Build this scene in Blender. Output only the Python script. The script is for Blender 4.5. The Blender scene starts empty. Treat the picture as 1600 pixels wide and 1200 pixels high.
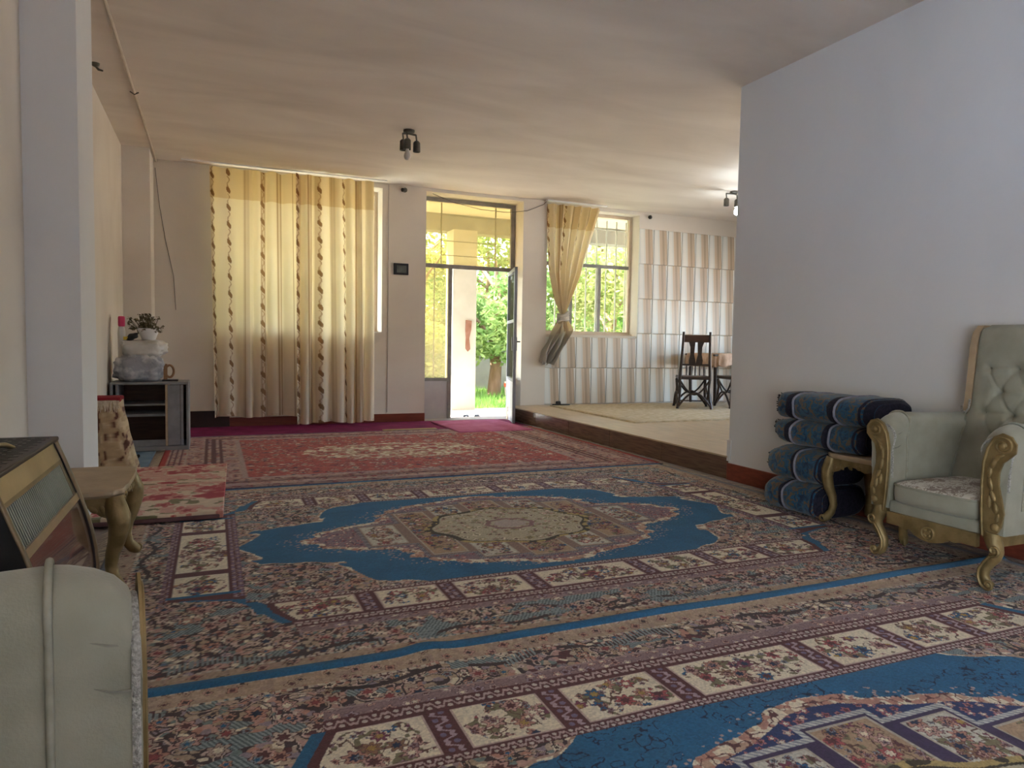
import bpy, bmesh, math, random
import numpy as np
from mathutils import Vector, Matrix

random.seed(7)
rng = np.random.default_rng(11)
PI = math.pi
scene = bpy.context.scene
COL = scene.collection

# ------------------------------------------------------------------ camera
CAM_YAW, CAM_PITCH, CAM_ROLL, CAM_H = 0.4029, 0.0571, 0.0173, 1.07
cam_data = bpy.data.cameras.new('camera')
cam_data.sensor_width = 36.0
cam_data.lens = 36.0 * 1097.28 / 1600.0
cam_data.clip_start = 0.02
cam = bpy.data.objects.new('camera', cam_data)
COL.objects.link(cam)
_cy, _sy, _cp, _sp = math.cos(CAM_YAW), math.sin(CAM_YAW), math.cos(CAM_PITCH), math.sin(CAM_PITCH)
_fw = Vector((_sy * _cp, _cy * _cp, -_sp))
_rt = Vector((_cy, -_sy, 0))
_up = _rt.cross(_fw)
_cr, _sr = math.cos(CAM_ROLL), math.sin(CAM_ROLL)
_r2 = _rt * _cr + _up * _sr
_u2 = _up * _cr - _rt * _sr
cam.matrix_world = Matrix(((_r2.x, _u2.x, -_fw.x, 0), (_r2.y, _u2.y, -_fw.y, 0),
                           (_r2.z, _u2.z, -_fw.z, CAM_H), (0, 0, 0, 1)))
scene.camera = cam

# ------------------------------------------------------------------ world, sun, exposure
SKY_STRENGTH = 0.62
SUN_STRENGTH = 8.0
world = bpy.data.worlds.new('sky')
scene.world = world
world.use_nodes = True
_nt = world.node_tree
_nt.nodes.clear()
_sky = _nt.nodes.new('ShaderNodeTexSky')
_sky.sky_type = 'NISHITA'
_sky.sun_disc = False
_sky.sun_elevation = math.radians(52)
_sky.sun_rotation = math.radians(-75)
_sky.air_density = 1.0
_sky.dust_density = 2.5
_bg = _nt.nodes.new('ShaderNodeBackground')
_bg.inputs['Strength'].default_value = SKY_STRENGTH
_wo = _nt.nodes.new('ShaderNodeOutputWorld')
_nt.links.new(_sky.outputs[0], _bg.inputs[0])
_nt.links.new(_bg.outputs[0], _wo.inputs[0])

sun_d = bpy.data.lights.new('sun', 'SUN')
sun_d.energy = SUN_STRENGTH
sun_d.angle = math.radians(0.6)
sun_d.color = (1.0, 0.955, 0.88)
sun = bpy.data.objects.new('sun', sun_d)
COL.objects.link(sun)
sun.rotation_euler = Vector((0.52, -0.43, -0.76)).to_track_quat('-Z', 'Y').to_euler()

def portal(name, loc, rot, sx, sy):
    d = bpy.data.lights.new(name, 'AREA')
    d.shape = 'RECTANGLE'
    d.size, d.size_y = sx, sy
    d.cycles.is_portal = True
    o = bpy.data.objects.new(name, d)
    COL.objects.link(o)
    o.location = loc
    o.rotation_euler = rot
    return o

scene.view_settings.view_transform = 'Standard'
scene.view_settings.look = 'None'
scene.view_settings.exposure = 2.36
scene.view_settings.gamma = 1.0
scene.view_settings.use_curve_mapping = False
scene.cycles.use_denoising = True
scene.cycles.max_bounces = 10
scene.cycles.diffuse_bounces = 6
scene.cycles.transparent_max_bounces = 16
scene.cycles.sample_clamp_indirect = 8.0
scene.cycles.caustics_reflective = False
scene.cycles.caustics_refractive = False

# room numbers (metres): x to the right, y towards the garden, z up
XL, XR, YB, H = -0.893, 3.855, 9.185, 3.124
YE = 4.525          # far end of the near right wall
HS = 0.19           # platform height
YT = 9.27           # wall behind the tiles
YREAR = -5.6        # wall behind the camera
XD = 8.7            # far wall of the dining corner
portal('sky_portal_added_left_window', (XL - 0.12, -3.2, 0.96), (0, -PI / 2, 0), 1.68, 4.0)
portal('sky_portal_added_dining_window', (XD + 0.12, 6.4, 1.225), (0, PI / 2, 0), 1.65, 3.0)
portal('sky_portal_left_window', (1.0, 9.62, 2.1), (-PI / 2, 0, 0), 2.0, 1.9)
portal('sky_portal_door', (3.35, 9.64, 1.55), (-PI / 2, 0, 0), 1.4, 3.1)
portal('sky_portal_right_window', (5.2, 9.66, 2.15), (-PI / 2, 0, 0), 1.6, 1.9)

# ------------------------------------------------------------------ small helpers
def lin(r, g, b):
    f = lambda c: (c / 255 / 12.92) if c / 255 <= 0.04045 else ((c / 255 + 0.055) / 1.055) ** 2.4
    return (f(r), f(g), f(b))

class NT:
    def __init__(self, name):
        self.m = bpy.data.materials.new(name)
        self.m.use_nodes = True
        self.t = self.m.node_tree
        self.t.nodes.clear()
        self.out = self.t.nodes.new('ShaderNodeOutputMaterial')
    def n(self, kind, **kw):
        x = self.t.nodes.new(kind)
        for k, v in kw.items():
            setattr(x, k, v)
        return x
    def l(self, a, b):
        self.t.links.new(a, b)

def ramp_set(r, stops):
    e = r.color_ramp.elements
    while len(e) > 1:
        e.remove(e[-1])
    e[0].position = stops[0][0]
    e[0].color = (*stops[0][1], 1)
    for p, c in stops[1:]:
        x = e.new(p)
        x.color = (*c, 1)

def mat(name, col, col2=None, scale=6.0, rough=0.7, metal=0.0, bump=0.0, bscale=60.0, detail=4.0,
        stretch=(1, 1, 1), lo=0.35, hi=0.65, spec=0.3, coat=0.0, coords='Object', attr=None, sheen=0.0, emit=None, emit_s=0.0):
    """Principled surface whose colour is a noise blend of two tones, or a colour attribute times a noise."""
    t = NT(name)
    p = t.n('ShaderNodeBsdfPrincipled')
    p.inputs['Roughness'].default_value = rough
    p.inputs['Metallic'].default_value = metal
    p.inputs['Specular IOR Level'].default_value = spec
    p.inputs['Coat Weight'].default_value = coat
    p.inputs['Sheen Weight'].default_value = sheen
    tc = t.n('ShaderNodeTexCoord')
    mp = t.n('ShaderNodeMapping')
    mp.inputs['Scale'].default_value = stretch
    t.l(tc.outputs[coords], mp.inputs[0])
    nz = t.n('ShaderNodeTexNoise')
    nz.inputs['Scale'].default_value = scale
    nz.inputs['Detail'].default_value = detail
    t.l(mp.outputs[0], nz.inputs['Vector'])
    rp = t.n('ShaderNodeValToRGB')
    if attr:
        ramp_set(rp, [(lo, (0.8, 0.8, 0.8)), (hi, (1.12, 1.12, 1.12))])
        t.l(nz.outputs['Fac'], rp.inputs[0])
        at = t.n('ShaderNodeAttribute', attribute_name=attr)
        mx = t.n('ShaderNodeMix', data_type='RGBA', blend_type='MULTIPLY')
        mx.inputs[0].default_value = 1.0
        t.l(at.outputs['Color'], mx.inputs[6])
        t.l(rp.outputs[0], mx.inputs[7])
        t.l(mx.outputs[2], p.inputs['Base Color'])
    else:
        ramp_set(rp, [(lo, col), (hi, col2 or col)])
        t.l(nz.outputs['Fac'], rp.inputs[0])
        t.l(rp.outputs[0], p.inputs['Base Color'])
    if bump:
        nb = t.n('ShaderNodeTexNoise')
        nb.inputs['Scale'].default_value = bscale
        nb.inputs['Detail'].default_value = 3.0
        t.l(mp.outputs[0], nb.inputs['Vector'])
        bp = t.n('ShaderNodeBump')
        bp.inputs['Strength'].default_value = bump
        bp.inputs['Distance'].default_value = 0.01
        t.l(nb.outputs['Fac'], bp.inputs['Height'])
        t.l(bp.outputs[0], p.inputs['Normal'])
    if emit:
        p.inputs['Emission Color'].default_value = (*emit, 1)
        p.inputs['Emission Strength'].default_value = emit_s
    t.l(p.outputs[0], t.out.inputs[0])
    return t.m

def plaster(name, c1, c2, c3, lo=0.3, hi=0.72, sc=0.9):
    """patchy hand-finished plaster with trowel relief"""
    t = NT(name)
    p = t.n('ShaderNodeBsdfPrincipled')
    p.inputs['Roughness'].default_value = 0.75
    p.inputs['Specular IOR Level'].default_value = 0.25
    tc = t.n('ShaderNodeTexCoord')
    mp = t.n('ShaderNodeMapping')
    mp.inputs['Scale'].default_value = (0.5, 1.4, 0.8)
    t.l(tc.outputs['Object'], mp.inputs[0])
    n1 = t.n('ShaderNodeTexNoise')
    n1.inputs['Scale'].default_value = sc
    n1.inputs['Detail'].default_value = 6
    n1.inputs['Distortion'].default_value = 0.6
    t.l(mp.outputs[0], n1.inputs['Vector'])
    rp = t.n('ShaderNodeValToRGB')
    ramp_set(rp, [(lo, c1), ((lo + hi) / 2, c2), (hi, c3)])
    t.l(n1.outputs['Fac'], rp.inputs[0])
    t.l(rp.outputs[0], p.inputs['Base Color'])
    n2 = t.n('ShaderNodeTexNoise')
    n2.inputs['Scale'].default_value = 5
    n2.inputs['Detail'].default_value = 5
    t.l(mp.outputs[0], n2.inputs['Vector'])
    b = t.n('ShaderNodeBump')
    b.inputs['Strength'].default_value = 0.25
    b.inputs['Distance'].default_value = 0.02
    t.l(n2.outputs['Fac'], b.inputs['Height'])
    t.l(b.outputs[0], p.inputs['Normal'])
    t.l(p.outputs[0], t.out.inputs[0])
    return t.m

def cloth_translucent(name, attr=None, col=(0.8, 0.7, 0.5), tcol=(0.9, 0.75, 0.4), fac=0.5):
    t = NT(name)
    d = t.n('ShaderNodeBsdfDiffuse')
    tr = t.n('ShaderNodeBsdfTranslucent')
    mx = t.n('ShaderNodeMixShader')
    mx.inputs[0].default_value = fac
    if attr:
        at = t.n('ShaderNodeAttribute', attribute_name=attr)
        t.l(at.outputs['Color'], d.inputs['Color'])
        m2 = t.n('ShaderNodeMix', data_type='RGBA', blend_type='MULTIPLY')
        m2.inputs[0].default_value = 1.0
        t.l(at.outputs['Color'], m2.inputs[6])
        m2.inputs[7].default_value = (*tcol, 1)
        t.l(m2.outputs[2], tr.inputs['Color'])
    else:
        d.inputs['Color'].default_value = (*col, 1)
        tr.inputs['Color'].default_value = (*tcol, 1)
    t.l(d.outputs[0], mx.inputs[1])
    t.l(tr.outputs[0], mx.inputs[2])
    t.l(mx.outputs[0], t.out.inputs[0])
    return t.m

def glass(name, tint, gloss=0.06, haze=0.0):
    """window pane: see-through with a slight reflection; haze adds a frosted scatter"""
    t = NT(name)
    tp = t.n('ShaderNodeBsdfTransparent')
    tp.inputs[0].default_value = (*tint, 1)
    gl = t.n('ShaderNodeBsdfGlossy')
    gl.inputs['Roughness'].default_value = 0.03
    mx = t.n('ShaderNodeMixShader')
    mx.inputs[0].default_value = gloss
    t.l(tp.outputs[0], mx.inputs[1])
    t.l(gl.outputs[0], mx.inputs[2])
    last = mx
    if haze:
        tl = t.n('ShaderNodeBsdfTranslucent')
        tl.inputs[0].default_value = (*tint, 1)
        m2 = t.n('ShaderNodeMixShader')
        m2.inputs[0].default_value = haze
        t.l(mx.outputs[0], m2.inputs[1])
        t.l(tl.outputs[0], m2.inputs[2])
        last = m2
    t.l(last.outputs[0], t.out.inputs[0])
    return t.m

class MB:
    """collects shapes, then links them as ONE mesh object"""
    def __init__(self):
        self.v, self.f = [], []
    def add(self, vs, fs):
        b = len(self.v)
        self.v += [tuple(p) for p in vs]
        self.f += [tuple(i + b for i in q) for q in fs]
        return self
    def box(self, x0, x1, y0, y1, z0, z1):
        vs = [(x, y, z) for z in (z0, z1) for y in (y0, y1) for x in (x0, x1)]
        return self.add(vs, [(0, 2, 3, 1), (4, 5, 7, 6), (0, 1, 5, 4), (2, 6, 7, 3), (0, 4, 6, 2), (1, 3, 7, 5)])
    def rbox(self, x0, x1, y0, y1, z0, z1, r=0.01, seg=3):
        bm = bmesh.new()
        bmesh.ops.create_cube(bm, size=1.0)
        for q in bm.verts:
            q.co = Vector(((x0 + x1) / 2 + q.co.x * (x1 - x0), (y0 + y1) / 2 + q.co.y * (y1 - y0), (z0 + z1) / 2 + q.co.z * (z1 - z0)))
        bmesh.ops.bevel(bm, geom=list(bm.edges), offset=r, segments=seg, profile=0.5, affect='EDGES', clamp_overlap=True)
        return self.bm(bm)
    def bm(self, bm):
        bm.verts.index_update()
        self.add([v.co for v in bm.verts], [[v.index for v in f.verts] for f in bm.faces])
        bm.free()
        return self
    def loft(self, secs, caps=True, closed=True):
        n = len(secs[0])
        vs = [p for s in secs for p in s]
        fs = []
        for i in range(len(secs) - 1):
            for j in range(n if closed else n - 1):
                k = (j + 1) % n
                fs.append((i * n + j, i * n + k, (i + 1) * n + k, (i + 1) * n + j))
        if caps and closed:
            fs.append(tuple(range(n - 1, -1, -1)))
            fs.append(tuple((len(secs) - 1) * n + j for j in range(n)))
        return self.add(vs, fs)
    def tube(self, pts, rad, seg=8, caps=True):
        pts = [Vector(p) for p in pts]
        if not hasattr(rad, '__len__'):
            rad = [rad] * len(pts)
        secs = []
        up = None
        for i, p in enumerate(pts):
            t = (pts[min(i + 1, len(pts) - 1)] - pts[max(i - 1, 0)])
            if t.length < 1e-9:
                t = Vector((0, 0, 1))
            t.normalize()
            if up is None:
                up = Vector((0, 0, 1)) if abs(t.z) < 0.9 else Vector((1, 0, 0))
            a = t.cross(up)
            if a.length < 1e-6:
                a = t.cross(Vector((0.3, 0.9, 0.1)))
            a.normalize()
            b = a.cross(t).normalized()
            up = b
            secs.append([p + (a * math.cos(q * 2 * PI / seg) + b * math.sin(q * 2 * PI / seg)) * rad[i] for q in range(seg)])
        return self.loft(secs, caps)
    def lathe(self, prof, c=(0, 0, 0), seg=16):
        secs = [[(c[0] + r * math.cos(q * 2 * PI / seg), c[1] + r * math.sin(q * 2 * PI / seg), c[2] + z) for q in range(seg)] for r, z in prof]
        return self.loft(secs)
    def ball(self, c, rx, ry=None, rz=None, seg=10, rot=None):
        ry = ry or rx
        rz = rz or rx
        secs = []
        for i in range(seg // 2 + 1):
            a = PI * (0.04 + 0.92 * i / (seg // 2)) - PI / 2
            ring = []
            for q in range(seg):
                t = q * 2 * PI / seg
                p = Vector((rx * math.cos(a) * math.cos(t), ry * math.cos(a) * math.sin(t), rz * math.sin(a)))
                if rot is not None:
                    p = rot @ p
                ring.append(p + Vector(c))
            secs.append(ring)
        return self.loft(secs)
    def prism(self, outline, axis, a0, a1):
        """outline: 2-D points in the plane normal to axis ('x': (y,z), 'y': (x,z), 'z': (x,y))"""
        def P(p, a):
            return {'x': (a, p[0], p[1]), 'y': (p[0], a, p[1]), 'z': (p[0], p[1], a)}[axis]
        n = len(outline)
        vs = [P(p, a0) for p in outline] + [P(p, a1) for p in outline]
        fs = [tuple(range(n))[::-1], tuple(range(n, 2 * n))] + [(i, (i + 1) % n, n + (i + 1) % n, n + i) for i in range(n)]
        return self.add(vs, fs)
    def mesh(self, name, m, smooth=None):
        me = bpy.data.meshes.new(name)
        me.from_pydata(self.v, [], self.f)
        me.materials.append(m)
        bm = bmesh.new()
        bm.from_mesh(me)
        bmesh.ops.recalc_face_normals(bm, faces=bm.faces)
        bm.to_mesh(me)
        bm.free()
        if smooth is not None:
            me.shade_smooth()
            me.set_sharp_from_angle(angle=math.radians(smooth))
        me.update()
        return me
    def build(self, name, m, parent=None, smooth=None):
        return link(name, self.mesh(name, m, smooth), parent)

def link(name, me, parent=None):
    o = bpy.data.objects.new(name, me)
    COL.objects.link(o)
    if parent is not None:
        o.parent = parent
    return o

def tag(o, label=None, cat=None, group=None, kind=None):
    for k, v in (('label', label), ('category', cat), ('group', group), ('kind', kind)):
        if v:
            o[k] = v
    return o

def struct(o, label=None):
    return tag(o, label, None, None, 'structure')

def thing(name, label, cat, loc=(0, 0, 0), rz=0.0, group=None):
    o = bpy.data.objects.new(name, None)
    COL.objects.link(o)
    o.empty_display_size = 0.1
    o.location = loc
    o.rotation_euler = (0, 0, rz)
    return tag(o, label, cat, group)

def copy_tree(o, parent=None):
    c = o.copy()
    COL.objects.link(c)
    if parent is not None:
        c.parent = parent
    for ch in list(o.children):
        copy_tree(ch, c)
    return c

def grid_mesh(name, P, C, m, smooth=True):
    """P: (ny,nx,3) points, C: (ny,nx,3) colours -> one surface mesh with a colour attribute"""
    ny, nx = P.shape[:2]
    me = bpy.data.meshes.new(name)
    nv, nf = nx * ny, (nx - 1) * (ny - 1)
    idx = np.arange(nv).reshape(ny, nx)
    q = np.stack([idx[:-1, :-1], idx[:-1, 1:], idx[1:, 1:], idx[1:, :-1]], -1).reshape(-1)
    me.vertices.add(nv)
    me.vertices.foreach_set('co', P.reshape(-1).astype(np.float32))
    me.loops.add(nf * 4)
    me.loops.foreach_set('vertex_index', q.astype(np.int32))
    me.polygons.add(nf)
    me.polygons.foreach_set('loop_start', (np.arange(nf) * 4).astype(np.int32))
    me.update(calc_edges=True)
    me.materials.append(m)
    if C is not None:
        a = me.color_attributes.new('pattern', 'FLOAT_COLOR', 'POINT')
        rgba = np.ones((nv, 4), np.float32)
        rgba[:, :3] = C.reshape(-1, 3)
        a.data.foreach_set('color', rgba.reshape(-1))
    if smooth:
        me.shade_smooth()
    me.validate()
    return me

# ------------------------------------------------------------------ materials
M = {}
M['wall'] = plaster('wall_plaster', (0.62, 0.55, 0.47), (0.69, 0.625, 0.54), (0.74, 0.68, 0.60))
M['wall_r'] = plaster('side_wall_paint', (0.65, 0.645, 0.64), (0.68, 0.675, 0.67), (0.70, 0.695, 0.69))
M['ceiling'] = plaster('ceiling_plaster', (0.66, 0.585, 0.51), (0.745, 0.67, 0.59), (0.82, 0.75, 0.67), 0.30, 0.70, 1.3)
M['floor'] = mat('grey_floor', (0.30, 0.25, 0.23), (0.38, 0.33, 0.30), 4, 0.6)
M['redbase'] = mat('red_brown_skirting', (0.16, 0.035, 0.02), (0.22, 0.05, 0.028), 3, 0.35, stretch=(1, 6, 20))
M['darkbase'] = mat('dark_skirting', (0.03, 0.012, 0.01), (0.05, 0.02, 0.015), 4, 0.4)
M['riser'] = mat('dark_wood_tile', (0.10, 0.055, 0.035), (0.17, 0.10, 0.065), 5, 0.2, stretch=(1, 1.2, 14), spec=0.5)
M['plat'] = mat('beige_floor_tile', (0.46, 0.345, 0.215), (0.56, 0.43, 0.28), 3.5, 0.35, stretch=(4, 1, 1), spec=0.4)
M['frame'] = mat('grey_metal_frame', (0.22, 0.20, 0.19), (0.27, 0.25, 0.23), 12, 0.5, metal=0.2)
M['frame_cream'] = mat('cream_metal_frame', (0.60, 0.48, 0.36), (0.66, 0.54, 0.42), 10, 0.5)
M['grille'] = mat('white_grille_paint', (0.75, 0.72, 0.66), (0.8, 0.78, 0.72), 10, 0.5)
M['darkgrille'] = mat('dark_grille_paint', (0.16, 0.13, 0.08), (0.2, 0.17, 0.1), 10, 0.5)
M['glass'] = glass('clear_glass', (0.96, 0.98, 0.94), 0.05)
M['amber'] = glass('amber_textured_glass', (0.88, 0.80, 0.58), 0.04, 0.12)
M['gold'] = mat('antique_gold_paint', (0.19, 0.13, 0.05), (0.31, 0.22, 0.095), 14, 0.48, metal=0.45, bump=0.25, bscale=50, spec=0.5)
M['goldlight'] = mat('pale_gold_paint', (0.38, 0.28, 0.175), (0.45, 0.34, 0.22), 10, 0.5, metal=0.1, bump=0.1)
M['fabric'] = mat('pale_green_grey_velvet', (0.27, 0.265, 0.205), (0.325, 0.315, 0.25), 9, 0.85, bump=0.12, bscale=220, sheen=0.25, spec=0.15)
M['piping'] = mat('grey_piping_cord', (0.26, 0.255, 0.20), (0.32, 0.31, 0.25), 40, 0.8)
M['braid'] = mat('silver_braid', (0.24, 0.235, 0.21), (0.48, 0.46, 0.42), 160, 0.6, bump=0.6, bscale=250)
M['button'] = mat('tuft_button', (0.20, 0.195, 0.16), (0.25, 0.24, 0.20), 20, 0.8)
M['black'] = mat('black_plastic', (0.015, 0.015, 0.016), (0.025, 0.025, 0.026), 10, 0.4)
M['darkwood'] = mat('dark_carved_wood', (0.022, 0.011, 0.008), (0.05, 0.024, 0.016), 8, 0.35, stretch=(1, 1, 6), spec=0.5)
M['greyboard'] = mat('grey_laminate', (0.20, 0.19, 0.20), (0.25, 0.24, 0.245), 10, 0.5)
M['brownboard'] = mat('dark_brown_laminate', (0.07, 0.035, 0.022), (0.11, 0.055, 0.035), 6, 0.5, stretch=(1, 1, 8))
M['rawedge'] = mat('raw_board_edge', (0.45, 0.32, 0.20), (0.52, 0.38, 0.25), 20, 0.7)
M['white'] = mat('white_enamel', (0.75, 0.74, 0.72), (0.8, 0.79, 0.77), 8, 0.4)


# ------------------------------------------------------------------ the room
def wall_with_holes(name, x0, x1, z0, z1, y0, y1, holes, m, swap=False):
    """one connected wall slab in the xz plane, with its openings cut through"""
    xs = sorted({x0, x1, *[h[0] for h in holes], *[h[1] for h in holes]})
    zs = sorted({z0, z1, *[h[2] for h in holes], *[h[3] for h in holes]})
    bm = bmesh.new()
    V = {}
    def vert(i, j, k):
        if (i, j, k) not in V:
            V[(i, j, k)] = bm.verts.new((xs[i], (y0, y1)[k], zs[j]))
        return V[(i, j, k)]
    def solid(i, j):
        if not (0 <= i < len(xs) - 1 and 0 <= j < len(zs) - 1):
            return False
        cx, cz = (xs[i] + xs[i + 1]) / 2, (zs[j] + zs[j + 1]) / 2
        return not any(h[0] < cx < h[1] and h[2] < cz < h[3] for h in holes)
    for i in range(len(xs) - 1):
        for j in range(len(zs) - 1):
            if not solid(i, j):
                continue
            for k in (0, 1):
                bm.faces.new([vert(i, j, k), vert(i + 1, j, k), vert(i + 1, j + 1, k), vert(i, j + 1, k)])
            for (a, b, ni, nj) in (((i, j), (i, j + 1), i - 1, j), ((i + 1, j), (i + 1, j + 1), i + 1, j),
                                   ((i, j), (i + 1, j), i, j - 1), ((i, j + 1), (i + 1, j + 1), i, j + 1)):
                if not solid(ni, nj):
                    bm.faces.new([vert(*a, 0), vert(*b, 0), vert(*b, 1), vert(*a, 1)])
    mb = MB().bm(bm)
    if swap:                      # the same slab standing in the yz plane
        mb.v = [(y, x, z) for x, y, z in mb.v]
    return struct(mb.build(name, m))

W1 = (0.06, 2.04, 1.185, 3.06)       # curtained window
DR = (2.63, 4.05, -0.06, 3.08)       # garden door with side light and transom
W2 = (4.46, 6.03, 1.22, 3.07)        # window over the platform
struct(MB().box(XL - 0.3, XD, YREAR - 0.3, YB + 0.43, -0.16, 0.0).build('floor', M['floor']), 'grey floor of the living room')
struct(MB().box(XL - 0.3, XD + 0.3, YREAR - 0.3, YB + 0.48, H, H + 0.25).build('ceiling', M['ceiling']))
WL = (-5.2, -1.2, 0.12, 1.80)        # unseen window added in the left wall to light the near room
wall_with_holes('wall_left', YREAR, YB + 0.43, -0.1, H, XL - 0.25, XL, [WL], M['wall'], True)
wall_with_holes('wall_back', XL, 4.43, -0.1, H, YB, YB + 0.43, [W1, (DR[0], DR[1], -0.2, DR[3])], M['wall'])
wall_with_holes('wall_back_dining', 4.43, XD, -0.1, H, YT, YB + 0.43, [W2], M['wall'])
struct(MB().box(XR, XR + 0.14, YREAR, YE, -0.1, H).build('wall_right', M['wall_r']))
WD = (4.9, 7.9, 0.40, 2.05)          # unseen side window added to brighten the far half, hidden by the right wall
wall_with_holes('wall_right_dining', YE - 0.2, YB + 0.43, -0.1, H, XD, XD + 0.25, [WD], M['wall'], True)
wall_with_holes('wall_near_dining', XR + 0.14, XD, -0.1, H, YE - 0.35, YE - 0.2, [], M['wall'])
wall_with_holes('wall_rear', XL - 0.25, XR + 0.14, -0.1, H, YREAR - 0.2, YREAR, [], M['wall_r'])
struct(MB().box(XL - 0.02, -0.645, 4.35, 4.87, 0, H).build('wall_left_pillar', M['wall_r']))
struct(MB().box(XL - 0.02, -0.62, 8.69, YB + 0.02, 0, H).build('wall_back_pillar', M['wall']))
struct(MB().rbox(XR - 0.018, XR + 0.02, YREAR, YE, -0.01, 0.135, 0.004, 2).build('baseboard_right', M['redbase']))
struct(MB().rbox(0.18, 2.63, YB - 0.02, YB + 0.02, -0.01, 0.115, 0.004, 2).build('baseboard_back', M['redbase']))
struct(MB().rbox(-0.62, 0.18, YB - 0.022, YB + 0.02, -0.01, 0.20, 0.004, 2).build('baseboard_back_corner', M['darkbase']))
struct(MB().box(XR - 0.01, XR + 0.004, YE - 0.03, YE + 0.012, 0.15, 0.32).build('trim_1', M['wall_r']))

# platform of the dining corner: slab, riser boards, floor tiles
plat = struct(MB().box(XR + 0.012, XD, YE - 0.2, YT, 0.0, HS - 0.012).build('floor_platform', M['plat']))
yy = YE
riser_me = {}
for (a, b) in ((4.525, 5.45), (5.455, 6.38), (6.385, 7.31), (7.315, 8.24), (8.245, 9.183)):
    MB().rbox(XR - 0.004, XR + 0.012, a, b, 0.0, HS - 0.014, 0.003, 2).build('riser_board', M['riser'], plat)
for i in range(6):
    for j in range(6):
        x0, y0 = XR - 0.012 + i * 0.81, YE + 0.002 + j * 0.79
        MB().rbox(x0, min(x0 + 0.806, XD - 0.01), y0, min(y0 + 0.786, YB - 0.002), HS - 0.014, HS, 0.002, 1).build('floor_tile', M['plat'], plat)

# wall tiles of the dining corner: each one a piece of the tiled wall
def tile_material():
    t = NT('striped_wall_tile')
    p = t.n('ShaderNodeBsdfPrincipled')
    p.inputs['Roughness'].default_value = 0.3
    p.inputs['Specular IOR Level'].default_value = 0.5
    tc = t.n('ShaderNodeTexCoord')
    sp = t.n('ShaderNodeSeparateXYZ')
    t.l(tc.outputs['Object'], sp.inputs[0])
    mu = t.n('ShaderNodeMath', operation='MULTIPLY')
    mu.inputs[1].default_value = 0.06
    t.l(sp.outputs['Z'], mu.inputs[0])
    ad = t.n('ShaderNodeMath', operation='ADD')
    t.l(sp.outputs['X'], ad.inputs[0])
    t.l(mu.outputs[0], ad.inputs[1])
    sc = t.n('ShaderNodeMath', operation='DIVIDE')
    sc.inputs[1].default_value = 0.264
    t.l(ad.outputs[0], sc.inputs[0])
    rp = t.n('ShaderNodeValToRGB')
    rp.color_ramp.interpolation = 'CONSTANT'
    wh, w2, tn, t2, dk = (0.66, 0.66, 0.62), (0.74, 0.73, 0.68), (0.53, 0.42, 0.31), (0.62, 0.51, 0.39), (0.42, 0.33, 0.24)
    ramp_set(rp, [(0.0, wh), (0.14, w2), (0.36, wh), (0.46, t2), (0.52, tn), (0.60, t2), (0.64, dk), (0.80, tn), (0.93, dk), (0.97, w2)])
    t.l(sc.outputs[0], rp.inputs[0])
    t.l(rp.outputs[0], p.inputs['Base Color'])
    t.l(p.outputs[0], t.out.inputs[0])
    return t.m
M['tile'] = tile_material()
tiled = bpy.data.objects['wall_back_dining']
TW, TH = 0.264, 0.536
tile_meshes = {}
def tile_mesh(w, h):
    k = (round(w, 3), round(h, 3))
    if k not in tile_meshes:
        # slightly cushioned face: a raised centre ridge where the two halves meet
        bm = bmesh.new()
        bmesh.ops.create_cube(bm, size=1.0)
        for q in bm.verts:
            q.co = Vector(((q.co.x + 0.5) * w, q.co.y * 0.02, (q.co.z + 0.5) * h))
        bmesh.ops.bevel(bm, geom=[e for e in bm.edges if all(v.co.y < 0 for v in e.verts)], offset=0.006, segments=1, affect='EDGES')
        tile_meshes[k] = MB().bm(bm).mesh('tile', M['tile'])
    return tile_meshes[k]
for r in range(5):
    for k in range(-7, 10):
        x0, z0 = 6.292 + k * TW, HS + 0.004 + r * TH
        w, h = TW - 0.006, TH - 0.006
        if x0 + w > XD:
            continue
        if x0 < W2[1] - 0.02:
            if r > 1:
                continue
            if r == 1:
                h = W2[2] - 0.035 - z0
        o = link('tile', tile_mesh(w, h), tiled)
        o.location = (x0, YT - 0.01, z0)

# ------------------------------------------------------------------ windows and the garden door
def bar(mb, x0, x1, z0, z1, y, d=0.05):
    return mb.box(x0, x1, y - d / 2, y + d / 2, z0, z1)

YF = 9.50
def window(name, hole, frame_mat, glass_mat, mids, transom_z, label, sill=True):
    x0, x1, z0, z1 = hole
    w = struct(MB().box(x0 - 0.0, x1, YF - 0.09, YF + 0.05, z0 - 0.0, z0 + 0.022).build(name, M['frame_cream']), label)
    def piece(nm, a, b, c, d, m, dep=0.05, y=YF):
        return bar(MB(), a, b, c, d, y, dep).build(nm, m, w)
    t = 0.045
    piece('frame_post', x0 + 0.002, x0 + t, z0 + 0.024, z1 - 0.002, frame_mat)
    piece('frame_post', x1 - t, x1 - 0.002, z0 + 0.024, z1 - 0.002, frame_mat)
    piece('frame_rail', x0 + t, x1 - t, z1 - t, z1 - 0.002, frame_mat)
    piece('frame_rail', x0 + t, x1 - t, z0 + 0.024, z0 + 0.06, frame_mat)
    piece('transom_bar', x0 + t, x1 - t, transom_z - 0.025, transom_z + 0.025, M['frame'])
    for mx in mids:
        piece('mullion', mx - 0.025, mx + 0.025, z0 + 0.06, transom_z - 0.025, M['frame'])
    xs = [x0 + t] + [q for mx in mids for q in (mx - 0.025, mx + 0.025)] + [x1 - t]
    for i in range(0, len(xs), 2):
        piece('pane', xs[i], xs[i + 1], z0 + 0.06, transom_z - 0.025, glass_mat, 0.004)
    piece('pane', x0 + t, x1 - t, transom_z + 0.025, z1 - t, glass_mat, 0.004)
    return w
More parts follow.
